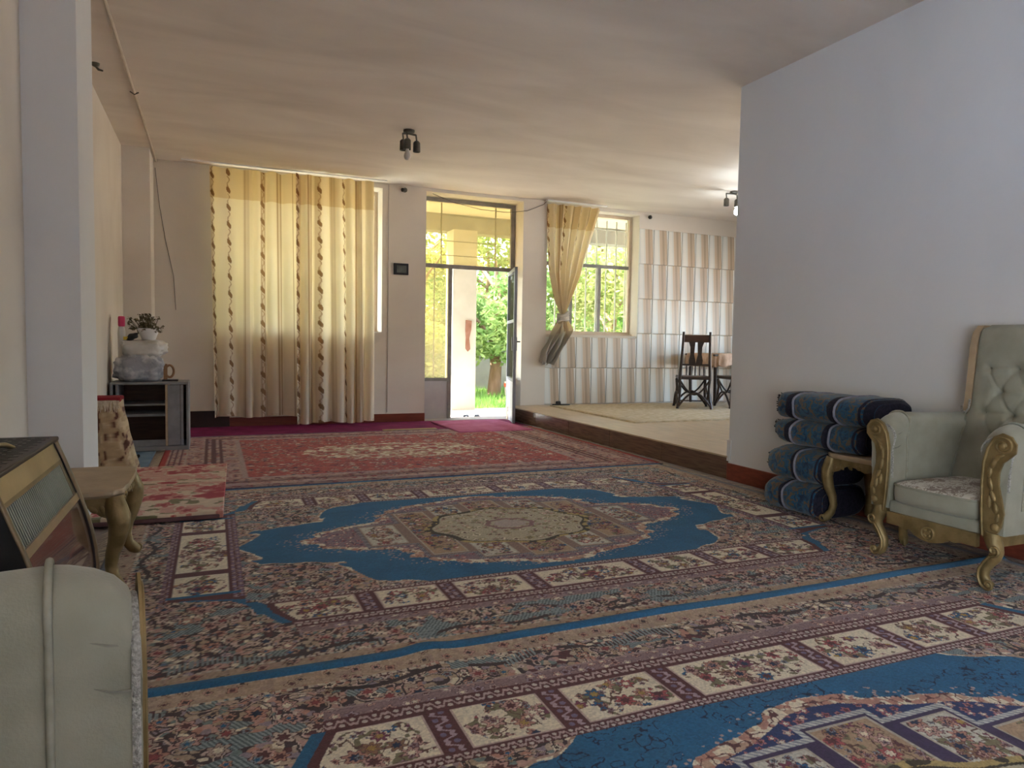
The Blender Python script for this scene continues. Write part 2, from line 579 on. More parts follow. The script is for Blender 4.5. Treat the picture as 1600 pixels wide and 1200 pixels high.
win1 = window('window_1', W1, M['frame_cream'], M['glass'], [0.72, 1.40], 2.32, 'curtained window with a cream metal frame')
win2 = window('window_2', W2, M['frame_cream'], M['glass'], [4.98, 5.47], 2.28, 'window with grey glazing bars above the platform')
for gx in np.arange(4.60, 6.0, 0.175):
    MB().tube([(gx, YF + 0.10, 1.25), (gx, YF + 0.10, 3.0)], 0.011, 6).build('grille_bar', M['grille'], win2)
MB().box(W2[0] + 0.02, W2[1] - 0.02, YF + 0.088, YF + 0.112, 2.86, 2.89).build('grille_rail', M['grille'], win2)
win4 = struct(MB().box(XD + 0.08, XD + 0.16, WD[0], WD[1], WD[2], WD[2] + 0.03).build('window_added_dining', M['frame_cream']), 'added side window of the dining corner, out of view')
for q in (WD[0] + 0.01, 5.9, 6.9, WD[1] - 0.05):
    MB().box(XD + 0.08, XD + 0.16, q, q + 0.04, WD[2] + 0.03, WD[3]).build('mullion', M['frame_cream'], win4)
win3 = struct(MB().box(XL - 0.16, XL - 0.10, WL[0], WL[1], WL[2], WL[2] + 0.03).build('window_added_left', M['frame_cream']), 'added window in the left wall behind, out of view')
for q in (WL[0] + 0.02, -3.9, -2.5, WL[1] - 0.06):
    MB().box(XL - 0.16, XL - 0.10, q, q + 0.04, WL[2] + 0.03, WL[3]).build('mullion', M['frame_cream'], win3)
struct(MB().box(W1[0], W1[1], YB + 0.005, YF - 0.09, W1[2] - 0.001, W1[2] + 0.012).build('window_1_sill', M['white']))

door = struct(bar(MB(), 2.632, 4.048, 2.11, 2.165, YF).build('door_1', M['frame']), 'garden door frame with side light and transom')
def dpart(nm, x0, x1, z0, z1, m, d=0.05, y=YF):
    return bar(MB(), x0, x1, z0, z1, y, d).build(nm, m, door)
dpart('frame_post', 2.632, 2.69, -0.05, 2.11, M['frame'])
dpart('frame_post', 2.632, 2.69, 2.165, 3.07, M['frame'])
dpart('frame_post', 3.985, 4.048, 2.165, 3.07, M['frame'])
dpart('frame_post', 3.985, 4.048, -0.05, 2.11, M['frame'])
dpart('frame_rail', 2.69, 3.985, 3.02, 3.07, M['frame'])
dpart('mullion', 3.045, 3.10, -0.05, 2.11, M['frame'])
dpart('side_panel', 2.69, 3.045, -0.02, 0.53, mat('lilac_grey_panel', (0.46, 0.42, 0.43), (0.52, 0.48, 0.47), 5, 0.5), 0.03)
dpart('side_rail', 2.69, 3.045, 0.53, 0.575, M['frame'])
dpart('pane', 2.69, 3.045, 0.575, 2.11, M['amber'], 0.004)
dpart('pane', 2.69, 3.985, 2.165, 3.02, M['amber'], 0.004)
dpart('threshold', 3.10, 3.985, -0.05, -0.012, M['white'], 0.16)
for gx in (2.86,):
    MB().tube([(gx, YF + 0.05, 0.58), (gx, YF + 0.05, 2.11)], 0.009, 6).build('grille_bar', M['darkgrille'], door)
for gx in (2.955, 3.77):
    MB().tube([(gx, YF + 0.05, 2.17), (gx, YF + 0.05, 3.02)], 0.010, 6).build('grille_bar', M['darkgrille'], door)
for gz in (2.30, 2.50, 2.86):
    MB().tube([(2.955, YF + 0.05, gz), (3.77, YF + 0.05, gz)], 0.006, 6).build('grille_bar', M['darkgrille'], door)

# the open leaf, swung into the room: hinged on the right jamb
leaf = thing('door_leaf', 'open glazed metal door leaf swung inwards beside the platform step', 'door', (3.962, 9.47, 0.0), math.radians(253.2))
LW = 0.90
def lp(nm, a, b, c, d, m, t=0.038):
    return MB().box(a, b, -t / 2, t / 2, c, d).build(nm, m, leaf)
M['leafmetal'] = mat('grey_blue_door_paint', (0.24, 0.25, 0.28), (0.30, 0.31, 0.34), 8, 0.45)
lp('hinge_stile', 0.0, 0.06, -0.005, 2.09, M['leafmetal'])
lp('lock_stile', LW - 0.06, LW, -0.005, 2.09, M['leafmetal'])
lp('top_rail', 0.06, LW - 0.06, 2.04, 2.09, M['leafmetal'])
lp('middle_rail', 0.06, LW - 0.06, 1.36, 1.40, M['leafmetal'])
lp('lower_rail', 0.06, LW - 0.06, 0.56, 0.60, M['leafmetal'])
lp('bottom_panel', 0.06, LW - 0.06, -0.005, 0.56, mat('pale_door_panel', (0.62, 0.62, 0.68), (0.68, 0.68, 0.72), 5, 0.4), 0.026)
lp('pane', 0.06, LW - 0.06, 1.40, 2.04, M['glass'], 0.004)
lp('pane', 0.06, LW - 0.06, 0.60, 1.36, M['glass'], 0.004)
lp('lock_box', LW - 0.11, LW - 0.065, 0.98, 1.16, M['leafmetal'], 0.07)
MB().tube([(LW - 0.09, 0.03, 1.10), (LW - 0.09, 0.075, 1.10), (LW - 0.19, 0.08, 1.10)], 0.009, 8).build('handle', M['black'], leaf, 40)

# ------------------------------------------------------------------ woven patterns (numpy, per vertex)
def h2(i, j, s=0.0):
    v = np.sin(i * 127.1 + j * 311.7 + s * 74.7) * 43758.5453
    return v - np.floor(v)
def vnoise(x, y, s=0.0):
    i, j = np.floor(x), np.floor(y)
    fx, fy = x - i, y - j
    fx, fy = fx * fx * (3 - 2 * fx), fy * fy * (3 - 2 * fy)
    a, b = h2(i, j, s), h2(i + 1, j, s)
    c, d = h2(i, j + 1, s), h2(i + 1, j + 1, s)
    return (a * (1 - fx) + b * fx) * (1 - fy) + (c * (1 - fx) + d * fx) * fy
def fbm(x, y, s=0.0, o=3):
    t, a, n = 0, 0.5, 0
    for k in range(o):
        t = t + a * vnoise(x * 2 ** k + 17 * k, y * 2 ** k - 9 * k, s + k)
        n += a
        a *= 0.5
    return t / n
def cells(x, y, cell, s=0.0, jit=0.7):
    """nearest jittered cell centre: distance, angle, cell hash"""
    x, y = x / cell, y / cell
    i0, j0 = np.floor(x), np.floor(y)
    best = np.full(x.shape, 9.0)
    ang, hid = np.zeros_like(best), np.zeros_like(best)
    for di in (-1, 0, 1):
        for dj in (-1, 0, 1):
            i, j = i0 + di, j0 + dj
            cx = i + 0.5 + (h2(i, j, s) - 0.5) * jit
            cy = j + 0.5 + (h2(i, j, s + 5) - 0.5) * jit
            dx, dy = x - cx, y - cy
            r = np.hypot(dx, dy)
            k = r < best
            best = np.where(k, r, best)
            ang = np.where(k, np.arctan2(dy, dx), ang)
            hid = np.where(k, h2(i, j, s + 11), hid)
    return best * cell, ang, hid
CREAM, TAN, PINK, SALMON = (0.80, 0.72, 0.55), (0.46, 0.34, 0.23), (0.56, 0.34, 0.28), (0.52, 0.27, 0.20)
MAUVE, MAROON, INK, TEAL = (0.30, 0.20, 0.22), (0.125, 0.040, 0.042), (0.06, 0.04, 0.04), (0.19, 0.25, 0.23)
BLUE, NAVY, SKY, OLIVE = (0.020, 0.135, 0.275), (0.02, 0.04, 0.09), (0.25, 0.29, 0.33), (0.22, 0.20, 0.11)
GOLDC, PALE, RED = (0.45, 0.29, 0.08), (0.62, 0.62, 0.56), (0.36, 0.06, 0.06)
def put(C, mask, col):
    C[mask] = col
def pal(C, mask, hid, cols):
    k = np.clip((hid * len(cols)).astype(int), 0, len(cols) - 1)
    P = np.array(cols)[k]
    C[mask] = P[mask]
def within(fn):
    """run a painter only on the masked points"""
    def g(C, x, y, mask, *a, **k):
        if not mask.any():
            return
        c = C[mask]
        fn(c, x[mask], y[mask], np.ones(len(c), bool), *a, **k)
        C[mask] = c
    return g
@within
def flowers(C, x, y, mask, cell, s, petals, hearts, rim=INK, size=0.46, n=6, dens=1.0):
    r, a, hd = cells(x, y, cell, s)
    on = mask & (h2(np.round(hd * 997), np.round(hd * 313), s) < dens)
    R = cell * size * (0.80 + 0.20 * np.cos(n * a + hd * 6.28)) * (0.75 + 0.4 * hd)
    put(C, on & (r < R * 1.16), rim)
    pal(C, on & (r < R), (hd * 7.3) % 1, petals)
    ring = on & (r < R * 0.60)
    put(C, ring & (r > R * 0.5), rim)
    pal(C, on & (r < R * 0.5), (hd * 3.7) % 1, hearts)
@within
def dense_floral(C, x, y, mask, s=0.0, warm=0.0):
    wx = x + 0.020 * (fbm(x * 11, y * 11, s + 21, 2) - 0.5)
    wy = y + 0.020 * (fbm(x * 11 + 5, y * 11, s + 22, 2) - 0.5)
    zone = fbm(x * 3.2, y * 3.2, s + 1, 2)
    r, a, hd = cells(wx, wy, 0.027, s + 30, 0.9)
    k = (hd * 0.8 + zone * 0.55) % 1
    pal(C, mask, k, [PINK, TAN, (0.62, 0.50, 0.38), INK, (0.40, 0.29, 0.29), PINK, (0.52, 0.40, 0.29), MAROON, TEAL, TAN, SALMON, (0.34, 0.27, 0.30), TAN, INK, CREAM, (0.46, 0.34, 0.26)])
    put(C, mask & (r > 0.0165), (0.07, 0.045, 0.05))
    n2 = fbm(x * 8 + 3, y * 8, s + 2, 3)
    for lv in (0.38, 0.50, 0.62):
        put(C, mask & (np.abs(n2 - lv) < 0.020), INK)
        put(C, mask & (np.abs(n2 - lv - 0.010) < 0.008), (0.66, 0.50, 0.42))
    lf = mask & (fbm(x * 7 + 8, y * 15, s + 4, 2) > 0.655)
    put(C, lf, (0.10, 0.14, 0.15))
    put(C, lf & ((np.floor((x + 0.6 * y) / 0.007) % 2) < 1), (0.32, 0.38, 0.38))
    flowers(C, x, y, mask, 0.082, s + 7, [PINK, (0.62, 0.50, 0.40), SALMON, (0.50, 0.38, 0.30), PINK], [MAROON, (0.30, 0.07, 0.07), NAVY, CREAM], (0.09, 0.03, 0.035), 0.40, 6, 0.55)
    flowers(C, x + 0.03, y + 0.02, mask, 0.046, s + 9, [CREAM, MAUVE, SKY, SALMON, TAN], [MAROON, INK, BLUE], INK, 0.38, 5, 0.22)
@within
def bouquet(C, x, y, mask, cx, cy, rx, ry, s, ground=CREAM, dark=False):
    put(C, mask, ground)
    e = np.hypot((x - cx) / rx, (y - cy) / ry) + (fbm(x * 22, y * 22, s, 2) - 0.5) * 0.7
    inn = mask & (e < 0.80)
    put(C, inn & (fbm(x * 34, y * 34, s + 3, 2) > 0.60), OLIVE)
    put(C, inn & (np.abs(fbm(x * 26, y * 26, s + 5, 2) - 0.5) < 0.03), (0.14, 0.07, 0.05))
    flowers(C, x, y, inn, 0.066, s + 1, [PINK, (0.42, 0.10, 0.10), BLUE, (0.22, 0.06, 0.10), SALMON, (0.30, 0.17, 0.10)], [CREAM, NAVY, MAROON, GOLDC], (0.14, 0.05, 0.06), 0.46, 7, 0.95)
    flowers(C, x, y, inn & (e > 0.25), 0.034, s + 2, [SALMON, SKY, PINK, MAUVE], [MAROON, INK], (0.13, 0.06, 0.06), 0.36, 5, 0.5)
def scroll(C, s_, t_, mask, width, period, base, vine, vine2):
    """running scroll: s_ along the band, t_ across it from -1 to 1"""
    put(C, mask, base)
    w = 0.55 * np.sin(s_ * 2 * PI / period) + 0.18 * np.sin(s_ * 6 * PI / period)
    put(C, mask & (np.abs(t_ - w) < 0.26), vine)
    curl = np.hypot(((s_ / period * 2) % 1 - 0.5) * period * 0.5, (t_ + np.sign(np.sin(s_ * 2 * PI / period)) * 0.45) * width / 2)
    put(C, mask & (curl < width * 0.16), vine2)

def medallion_rug(x, y, p0, p1, hw, hl, near):
    """colours of the blue medallion rug; x, y from the rug's centre"""
    C = np.zeros(x.shape + (3,))
    u, v = np.abs(x), np.abs(y)
    full = np.ones(x.shape, bool)
    # ----- outer flower border
    dense_floral(C, x, y, full, 1.0)
    dv, du = hw - v, hl - u
    d = np.minimum(dv, du)
    band = (d < 0.135) & (d >= 0.058)
    pal(C, band, h2(np.floor(x / 0.02), np.floor(y / 0.02), 3), [TAN, (0.42, 0.30, 0.22), (0.50, 0.37, 0.26), TAN])
    flowers(C, x, y, band, 0.055, 31, [PINK, SALMON, TAN], [MAROON, INK], (0.16, 0.08, 0.06), 0.34, 4, 0.8)
    s_ = np.where(dv < du, x, y)
    put(C, (np.abs(d - 0.142) < 0.007) & (np.floor(s_ / 0.016) % 2 < 1), (0.60, 0.52, 0.40))
    vine = np.abs(d - 0.185 - 0.022 * np.sin(s_ * 2 * PI / 0.42)) < 0.011
    put(C, vine & (fbm(x * 9, y * 9, 40, 2) > 0.44), INK)
    put(C, (np.abs(d - 0.19 - 0.03 * np.sin(s_ * 2 * PI / 0.42 + 0.8)) < 0.028) & (fbm(x * 6, y * 6, 45, 2) > 0.58) & (np.floor(s_ / 0.008) % 2 < 1), (0.26, 0.31, 0.31))
    put(C, (d < 0.058), (0.36, 0.28, 0.22))
    put(C, (dv < 0.058), BLUE)
    put(C, (du < 0.030) & (dv >= 0.058), (0.22, 0.24, 0.27))
    put(C, (np.abs(d - 0.060) < 0.004) & (np.floor(s_ / 0.012) % 3 < 1), (0.55, 0.47, 0.36))
    # ----- frame of maroon scroll bands
    F0v, F1v, F0u, F1u = p0 - 0.045, p1 + 0.125, 1.485, 1.815
    cor_v = np.array([0.0, 0.66, 0.70, 0.756, 0.843, 0.95, 1.08, 1.4])
    cor_u = np.array([9.0, 9.0, 1.70, 1.494, 1.424, 1.40, 1.338, 1.30])
    cb = np.interp(v, cor_v, cor_u)
    corner = (v > 0.66) & (u > cb)
    inside = (v < F1v) & (u < F1u) & ~corner
    fr = inside & ((v > F0v) | (u > F0u))
    put(C, fr, MAROON)
    sc1 = fr & (v > p1 + 0.010) & (v < p1 + 0.062)
    scroll(C, x, (v - (p1 + 0.036)) / 0.026, sc1, 0.052, 0.062, MAROON, (0.54, 0.40, 0.37), (0.62, 0.55, 0.48))
    sc0 = fr & (v >= p1 + 0.068) & (v < F1v)
    put(C, sc0, (0.30, 0.20, 0.20))
    flowers(C, x, y, sc0, 0.045, 71, [(0.52, 0.38, 0.35), (0.40, 0.30, 0.34), PINK], [MAROON, CREAM], (0.12, 0.06, 0.08), 0.42, 5, 0.95)
    put(C, fr & (np.abs(v - F1v) < 0.008), (0.40, 0.28, 0.26))
    sc2 = fr & (v > F0v) & (v < p0 - 0.005)
    scroll(C, x, (v - (p0 - 0.025)) / 0.02, sc2, 0.04, 0.05, MAROON, (0.54, 0.40, 0.37), (0.62, 0.55, 0.48))
    sc3 = fr & (u > 1.775) & (v < 0.72)
    scroll(C, y, (u - 1.795) / 0.02, sc3, 0.04, 0.06, MAROON, (0.42, 0.30, 0.32), (0.25, 0.18, 0.3))
    sc4 = fr & (u > F0u) & (u < 1.54) & (v < 0.72)
    scroll(C, y, (u - 1.512) / 0.028, sc4, 0.055, 0.06, MAROON, (0.42, 0.30, 0.32), (0.25, 0.18, 0.3))
    # gaps between the panels: upright scrolls
    for gx in (0.285, 0.68, 1.03):
        g = fr & (np.abs(u - gx) < 0.034) & (v > p0) & (v < p1)
        scroll(C, y, (u - gx) / 0.03, g, 0.06, 0.075, MAROON, (0.46, 0.34, 0.38), (0.20, 0.16, 0.25))
    # panels
    k = 0
    for (a, b) in ((-0.245, 0.245), (0.325, 0.643), (0.718, 0.988), (1.068, 1.40)):
        for sx in ((1,) if a < 0 else (-1, 1)):
            for sy in (-1, 1):
                xx, yv = x * sx, y * sy
                m = inside & (xx > a) & (xx < b) & (yv > p0) & (yv < p1)
                k += 1
                m = m & (u < cb - 0.035)
                bouquet(C, x, y, m, sx * (a + b - 0.05 * (b > 1.3)) / 2, sy * (p0 + p1) / 2, (b - a) * 0.56, (p1 - p0) * 0.56, 50 + k)
                ed = m & ((xx < a + 0.006) | (xx > b - 0.006) | (yv < p0 + 0.006) | (yv > p1 - 0.006))
                put(C, ed, (0.56, 0.42, 0.36))
    for (a, b) in ((-0.33, 0.33), (0.395, 0.665)):
        for sy in ((1,) if a < 0 else (-1, 1)):
            for sx in (-1, 1):
                yv, xx = y * sy, x * sx
                m = inside & (xx > 1.545) & (xx < 1.768) & (yv > a) & (yv < b)
                k += 1
                bouquet(C, x, y, m, sx * 1.656, sy * (a + b) / 2, 0.125, (b - a) * 0.56, 50 + k)
    # blue crescent at the corners
    cres = (v > 0.655) & (v < p1 + 0.01) & (u > cb - 0.004) & (u < cb + 0.055 - 0.02 * (v > 0.95)) & (u < 1.79)
    put(C, cres, BLUE)
    put(C, (v > 0.64) & (v < 0.672) & (u > 1.50) & (u < 1.79), BLUE)
    # ----- field
    fld = (v < F0v) & (u < F0u)
    dense_floral(C, x, y, fld, 3.0)
    wig = 0.022 * np.sin(u * 48 + v * 30) + 0.05 * (fbm(x * 9, y * 9, 77, 2) - 0.5)
    bv = np.array([0.0, 0.06, 0.13, 0.20, 0.25, 0.31, 0.36, 0.40, 0.50, 0.66, 0.71, 0.75, 0.80, 0.86])
    bu = np.array([1.50, 1.46, 1.42, 1.40, 1.42, 1.38, 1.18, 1.05, 1.00, 0.99, 0.95, 0.84, 0.72, 0.66])
    fb = np.interp(v, bv, bu) + wig
    put(C, fld & (u < fb + 0.035) & (u > fb - 0.01), (0.46, 0.30, 0.22))
    put(C, fld & (u < fb + 0.02) & (u > fb - 0.008) & (fbm(x * 40, y * 40, 5, 1) > 0.5), CREAM)
    blue = fld & (u < fb)
    C[blue] = np.array(BLUE) * (0.85 + 0.35 * fbm(x * 12, y * 12, 21, 2))[blue][:, None]
    if near:
        ar = fbm(x * 34, y * 34, 61, 2)
        zone = fbm(x * 5 + 2, y * 5, 63, 1) > 0.33
        put(C, blue & zone & (np.abs(ar - 0.5) < 0.030), (0.008, 0.025, 0.07))
    # medallion
    mv = np.array([0.0, 0.10, 0.16, 0.24, 0.28, 0.31, 0.45, 0.52, 0.60, 0.63, 0.66, 0.70, 0.745, 0.80])
    mu = np.array([1.18, 1.12, 1.09, 0.93, 0.80, 0.715, 0.685, 0.62, 0.50, 0.43, 0.30, 0.20, 0.10, -0.3])
    fm = np.interp(v, mv, mu) + 0.016 * np.sin(v * 62) + 0.012 * np.sin(u * 55)
    # scattered petals outside the chain
    halo = fld & (u < fm + 0.12) & (u >= fm) & blue
    rr, _, hh = cells(x, y, 0.024, 91)
    put(C, halo & (rr < 0.0058) & (hh < 0.6), (0.52, 0.36, 0.33))
    med = fld & (u < fm)
    put(C, med, (0.03, 0.05, 0.15) if near else (0.26, 0.18, 0.20))
    flowers(C, x, y, med, 0.040, 95, [(0.50, 0.20, 0.20), (0.42, 0.13, 0.14), PINK], [CREAM, MAROON], (0.05, 0.04, 0.12), 0.40, 5, 0.9)
    chain = med & ((u > fm - 0.05) | (v > np.interp(u, mu[::-1], mv[::-1]) - 0.05))
    put(C, chain, SALMON)
    pal(C, chain & (fbm(x * 34, y * 34, 97, 2) > 0.46), h2(np.floor(x / 0.03), np.floor(y / 0.03), 6), [CREAM, (0.54, 0.36, 0.25), CREAM])
    put(C, chain & (np.abs(fbm(x * 24, y * 24, 99, 2) - 0.5) < 0.03), (0.14, 0.05, 0.05))
    # stepped inner plate with double white line
    def steps(g):
        return ((u < 0.88 + g) & (v < 0.225 + g)) | ((u < 0.635 + g) & (v < 0.475 + g)) | ((u < 0.395 + g) & (v < 0.585 + g)) | ((u < 0.145 + g) & (v < 0.645 + g))
    st = fld & steps(0.0)
    put(C, st, (0.06, 0.04, 0.10) if near else (0.30, 0.20, 0.16))
    ln = st & ~steps(-0.02)
    put(C, ln, PALE if near else (0.10, 0.09, 0.12))
    put(C, ln & (np.floor((x + y) / 0.011) % 2 < 1), (0.30, 0.31, 0.34) if near else (0.34, 0.32, 0.32))
    kk = 0
    for (a, b, c, e, g) in ((0.655, 0.85, -0.19, 0.19, 'w'), (0.405, 0.60, -0.44, 0.44, 't'), (0.175, 0.365, 0.30, 0.55, 'w'), (-0.115, 0.115, 0.30, 0.61, 't')):
        for sx in ((1,) if a < 0 else (-1, 1)):
            for sy in ((1,) if c < 0 else (-1, 1)):
                m = st & (x * sx > a) & (x * sx < b) & (y * sy > c) & (y * sy < e)
                kk += 1
                bouquet(C, x, y, m, sx * (a + b) / 2, sy * (c + e) / 2, (b - a) * 0.6, (e - c) * 0.6, 120 + kk, (0.62, 0.60, 0.50) if g == 'w' else (0.46, 0.32, 0.20))
                ed = m & ((x * sx < a + 0.008) | (x * sx > b - 0.008) | (y * sy < c + 0.008) | (y * sy > e - 0.008))
                put(C, ed, (0.52, 0.46, 0.36))
    th = np.arctan2(v / 0.37, u / 0.45)
    er = np.hypot(u / 0.45, v / 0.36) / (1 + 0.05 * np.cos(8 * th))
    put(C, st & (er < 1.10), (0.06, 0.05, 0.03))
    put(C, st & (er < 1.10) & (er > 1.03) & (fbm(x * 30, y * 30, 7, 1) > 0.5), (0.48, 0.36, 0.14))
    put(C, st & (er < 1.0), (0.52, 0.46, 0.32))
    cm = st & (er < 0.97)
    flowers(C, x, y, cm, 0.06, 141, [CREAM, TAN, (0.46, 0.36, 0.18), PINK], [MAROON, OLIVE, CREAM], (0.20, 0.17, 0.10), 0.42, 6, 0.9)
    put(C, st & (np.abs(er - 0.30) < 0.035), (0.30, 0.16, 0.16))
    put(C, st & (er < 0.22), (0.50, 0.40, 0.36))
    # weave fleck
    C *= (0.82 + 0.36 * h2(np.floor(x / 0.006), np.floor(y / 0.006), 9))[..., None]
    return C

def red_rug_colors(x, y, hl, hw):
    C = np.zeros(x.shape + (3,))
    full = np.ones(x.shape, bool)
    u, v = np.abs(x), np.abs(y)
    d = np.minimum(hw - v, (hl - u) * 0.62)
    put(C, full, (0.30, 0.035, 0.035))
    pal(C, full, fbm(x * 9, y * 9, 2, 3), [(0.50, 0.32, 0.24), (0.42, 0.08, 0.07), (0.46, 0.10, 0.08), (0.36, 0.07, 0.07), (0.55, 0.36, 0.27)])
    flowers(C, x, y, full, 0.085, 4, [(0.54, 0.38, 0.27), (0.52, 0.30, 0.24), (0.26, 0.06, 0.08), (0.60, 0.46, 0.34)], [RED, NAVY, CREAM], (0.16, 0.03, 0.04), 0.42, 6, 0.6)
    flowers(C, x, y, full, 0.045, 6, [(0.52, 0.38, 0.26), SALMON, (0.4, 0.1, 0.08)], [MAROON, RED], (0.20, 0.04, 0.05), 0.36, 5, 0.4)
    e = np.hypot(u / 1.15, v / 0.62) + 0.25 * (fbm(x * 5, y * 5, 12, 2) - 0.5)
    m = (e < 0.75)
    pal(C, m & (fbm(x * 16, y * 16, 14, 2) > 0.45), h2(np.floor(x / 0.03), np.floor(y / 0.03)), [(0.52, 0.38, 0.24), (0.5, 0.3, 0.22), CREAM])
    # borders
    b = d < 0.40
    pal(C, b, fbm(x * 10, y * 10, 22, 3), [(0.24, 0.10, 0.11), (0.40, 0.22, 0.19), (0.50, 0.34, 0.27), (0.38, 0.25, 0.25), (0.54, 0.40, 0.31)])
    flowers(C, x, y, b, 0.07, 24, [(0.5, 0.33, 0.26), PINK, (0.30, 0.06, 0.07)], [RED, NAVY], (0.14, 0.04, 0.05), 0.4, 6, 0.7)
    put(C, (d < 0.41) & (d > 0.385), (0.42, 0.30, 0.27))
    for a in (0.30, 0.26, 0.22):
        put(C, (np.abs(d - a) < 0.010), MAROON)
    put(C, (d < 0.13) & (d > 0.115), (0.46, 0.36, 0.30))
    for a in (0.02, 0.045, 0.07, 0.095):
        put(C, (np.abs(d - a) < 0.007), (0.12, 0.03, 0.05))
    put(C, (hl - u) < 0.05, (0.38, 0.03, 0.02))
    put(C, (hw - v) < 0.025, (0.05, 0.05, 0.12))
    C *= (0.8 + 0.4 * h2(np.floor(x / 0.012), np.floor(y / 0.012), 9))[..., None]
    return C

M['pile'] = mat('woven_pile', (1, 1, 1), None, 900, 0.95, bump=0.5, bscale=420, attr='pattern', spec=0.05, sheen=0.15)
M['fringe'] = mat('cream_fringe_yarn', (0.58, 0.49, 0.37), (0.74, 0.65, 0.52), 60, 0.9)

def rug(name, cx, cy, xs, ys, colour, zf, label, cat='rug', pile=None):
    X, Y = np.meshgrid(xs, ys)
    Z = zf(X, Y)
    C = colour(X - cx, Y - cy)
    P = np.stack([X, Y, Z], -1)
    # turned-down edges all round
    def pad(A, low):
        A = np.pad(A, ((1, 1), (1, 1)) + ((0, 0),) * (A.ndim - 2), mode='edge')
        return A
    P2, C2 = pad(P, 0), pad(C, 0)
    P2[0, :, 2] = P2[-1, :, 2] = P2[:, 0, 2] = P2[:, -1, 2] = 0.0
    me = grid_mesh(name, P2, C2, pile or M['pile'])
    return tag(link(name, me), label, cat)

def fringe(parent, x, y0, y1, z, length, side, step=0.016, along='y'):
    mb = MB()
    q = y0
    while q < y1:
        a = random.uniform(-0.012, 0.012)
        L = length * random.uniform(0.65, 1.1)
        w = 0.0075
        zz = z + random.uniform(0.002, 0.016)
        pts = [(0, zz), (L * 0.5, zz * 0.7 + 0.004 * random.random()), (L, 0.003)]
        base = len(mb.v)
        for k, (dx, dz) in enumerate(pts):
            for s in (-1, 1):
                o = q + a * k / 2 + s * w * (1 - 0.3 * k)
                mb.v.append((x + side * dx, o, dz) if along == 'y' else (o, x + side * dx, dz))
        mb.f += [(base, base + 1, base + 3, base + 2), (base + 2, base + 3, base + 5, base + 4)]
        q += step * random.uniform(0.8, 1.2)
    return tag(mb.build('fringe', M['fringe'], parent), kind='stuff')

RCX = 1.605
HL = 2.085
def lin_grid(a, b, step):
    return np.linspace(a, b, int(round((b - a) / step)) + 1)
# middle rug
mid_cy, mid_hw = 3.76, 1.53
zmid = lambda X, Y: 0.012 + 0.003 * vnoise(X * 3, Y * 3, 4)
rug_mid = rug('medallion_rug', RCX, mid_cy, lin_grid(RCX - HL, RCX + HL, 0.0075), lin_grid(mid_cy - mid_hw, mid_cy + mid_hw, 0.0065),
              lambda x, y: medallion_rug(x, y, 0.85, 1.06, mid_hw, HL, False), zmid,
              'blue medallion rug lying in the middle between the other two large rugs')
fringe(rug_mid, RCX + HL, mid_cy - mid_hw + 0.05, mid_cy + mid_hw, 0.012, 0.10, 1)
fringe(rug_mid, RCX - HL, mid_cy - mid_hw + 0.05, mid_cy + mid_hw, 0.012, 0.075, -1)
# nearest rug: fine weave where the photograph looks, coarser towards the back of the room
near_cy, near_hw = 0.79, 1.50
ys_near = np.concatenate([np.linspace(near_cy - near_hw, 0.95, 110)[:-1], lin_grid(0.95, near_cy + near_hw, 0.0031)])
xs_near = np.concatenate([np.linspace(RCX - HL, -0.25, 12)[:-1], lin_grid(-0.25, 3.30, 0.0033), np.linspace(3.30, RCX + HL, 40)[1:]])
def znear(X, Y):
    e = np.exp(-((Y - 2.265) / 0.035) ** 2)
    return 0.018 + 0.004 * vnoise(X * 3, Y * 3, 8) + e * (0.010 + 0.012 * vnoise(X * 1.3, Y * 0, 3)) + 0.012 * np.exp(-((X - 0.66) / 0.07) ** 2) * np.exp(-((Y - 2.27) / 0.12) ** 2)
rug_near = rug('medallion_rug', RCX, near_cy, xs_near, ys_near,
               lambda x, y: medallion_rug(x, y, 0.87, 1.075, near_hw, HL, True), znear,
               'nearest blue medallion rug, with a blue edge stripe, under both armchairs')
fringe(rug_near, RCX + HL, near_cy - 1.2, near_cy + near_hw - 0.03, 0.018, 0.10, 1)
# red rug
red_cx, red_cy, red_hl, red_hw = 1.665, 6.745, 2.085, 1.475
rug_red = rug('red_rug', red_cx, red_cy, lin_grid(red_cx - red_hl, red_cx + red_hl, 0.014), lin_grid(red_cy - red_hw, red_cy + red_hw, 0.012),
              lambda x, y: red_rug_colors(x, y, red_hl, red_hw), lambda X, Y: 0.014 + 0.002 * vnoise(X * 3, Y * 3, 2),
              'red floral rug on the floor in front of the garden door')
fringe(rug_red, red_cx + red_hl, red_cy - red_hw + 0.05, red_cy + red_hw, 0.014, 0.09, 1)
fringe(rug_red, red_cx - red_hl, red_cy - red_hw + 0.05, red_cy + red_hw, 0.011, 0.07, -1)

def felt(name, c1, c2, s=6):
    return mat(name, c1, c2, s, 0.95, bump=0.4, bscale=300, detail=6)
def flat_rug(name, x0, x1, y0, y1, z, m, label, cat='rug', th=0.008, nx=24, ny=16, seed=1):
    xs, ys = np.linspace(x0, x1, nx), np.linspace(y0, y1, ny)
    X, Y = np.meshgrid(xs, ys)
    Z = z + th + 0.004 * vnoise(X * 4, Y * 4, seed)
    P = np.pad(np.stack([X, Y, Z], -1), ((1, 1), (1, 1), (0, 0)), mode='edge')
    P[0, :, 2] = P[-1, :, 2] = P[:, 0, 2] = P[:, -1, 2] = z
    return tag(link(name, grid_mesh(name, P, None, m)), label, cat)
flat_rug('magenta_runner', -0.60, 3.80, 8.22, 9.16, 0.0, felt('magenta_felt', (0.16, 0.008, 0.06), (0.24, 0.015, 0.10)),
         'dark magenta carpet strip along the foot of the back wall', 'carpet', 0.006, seed=3)
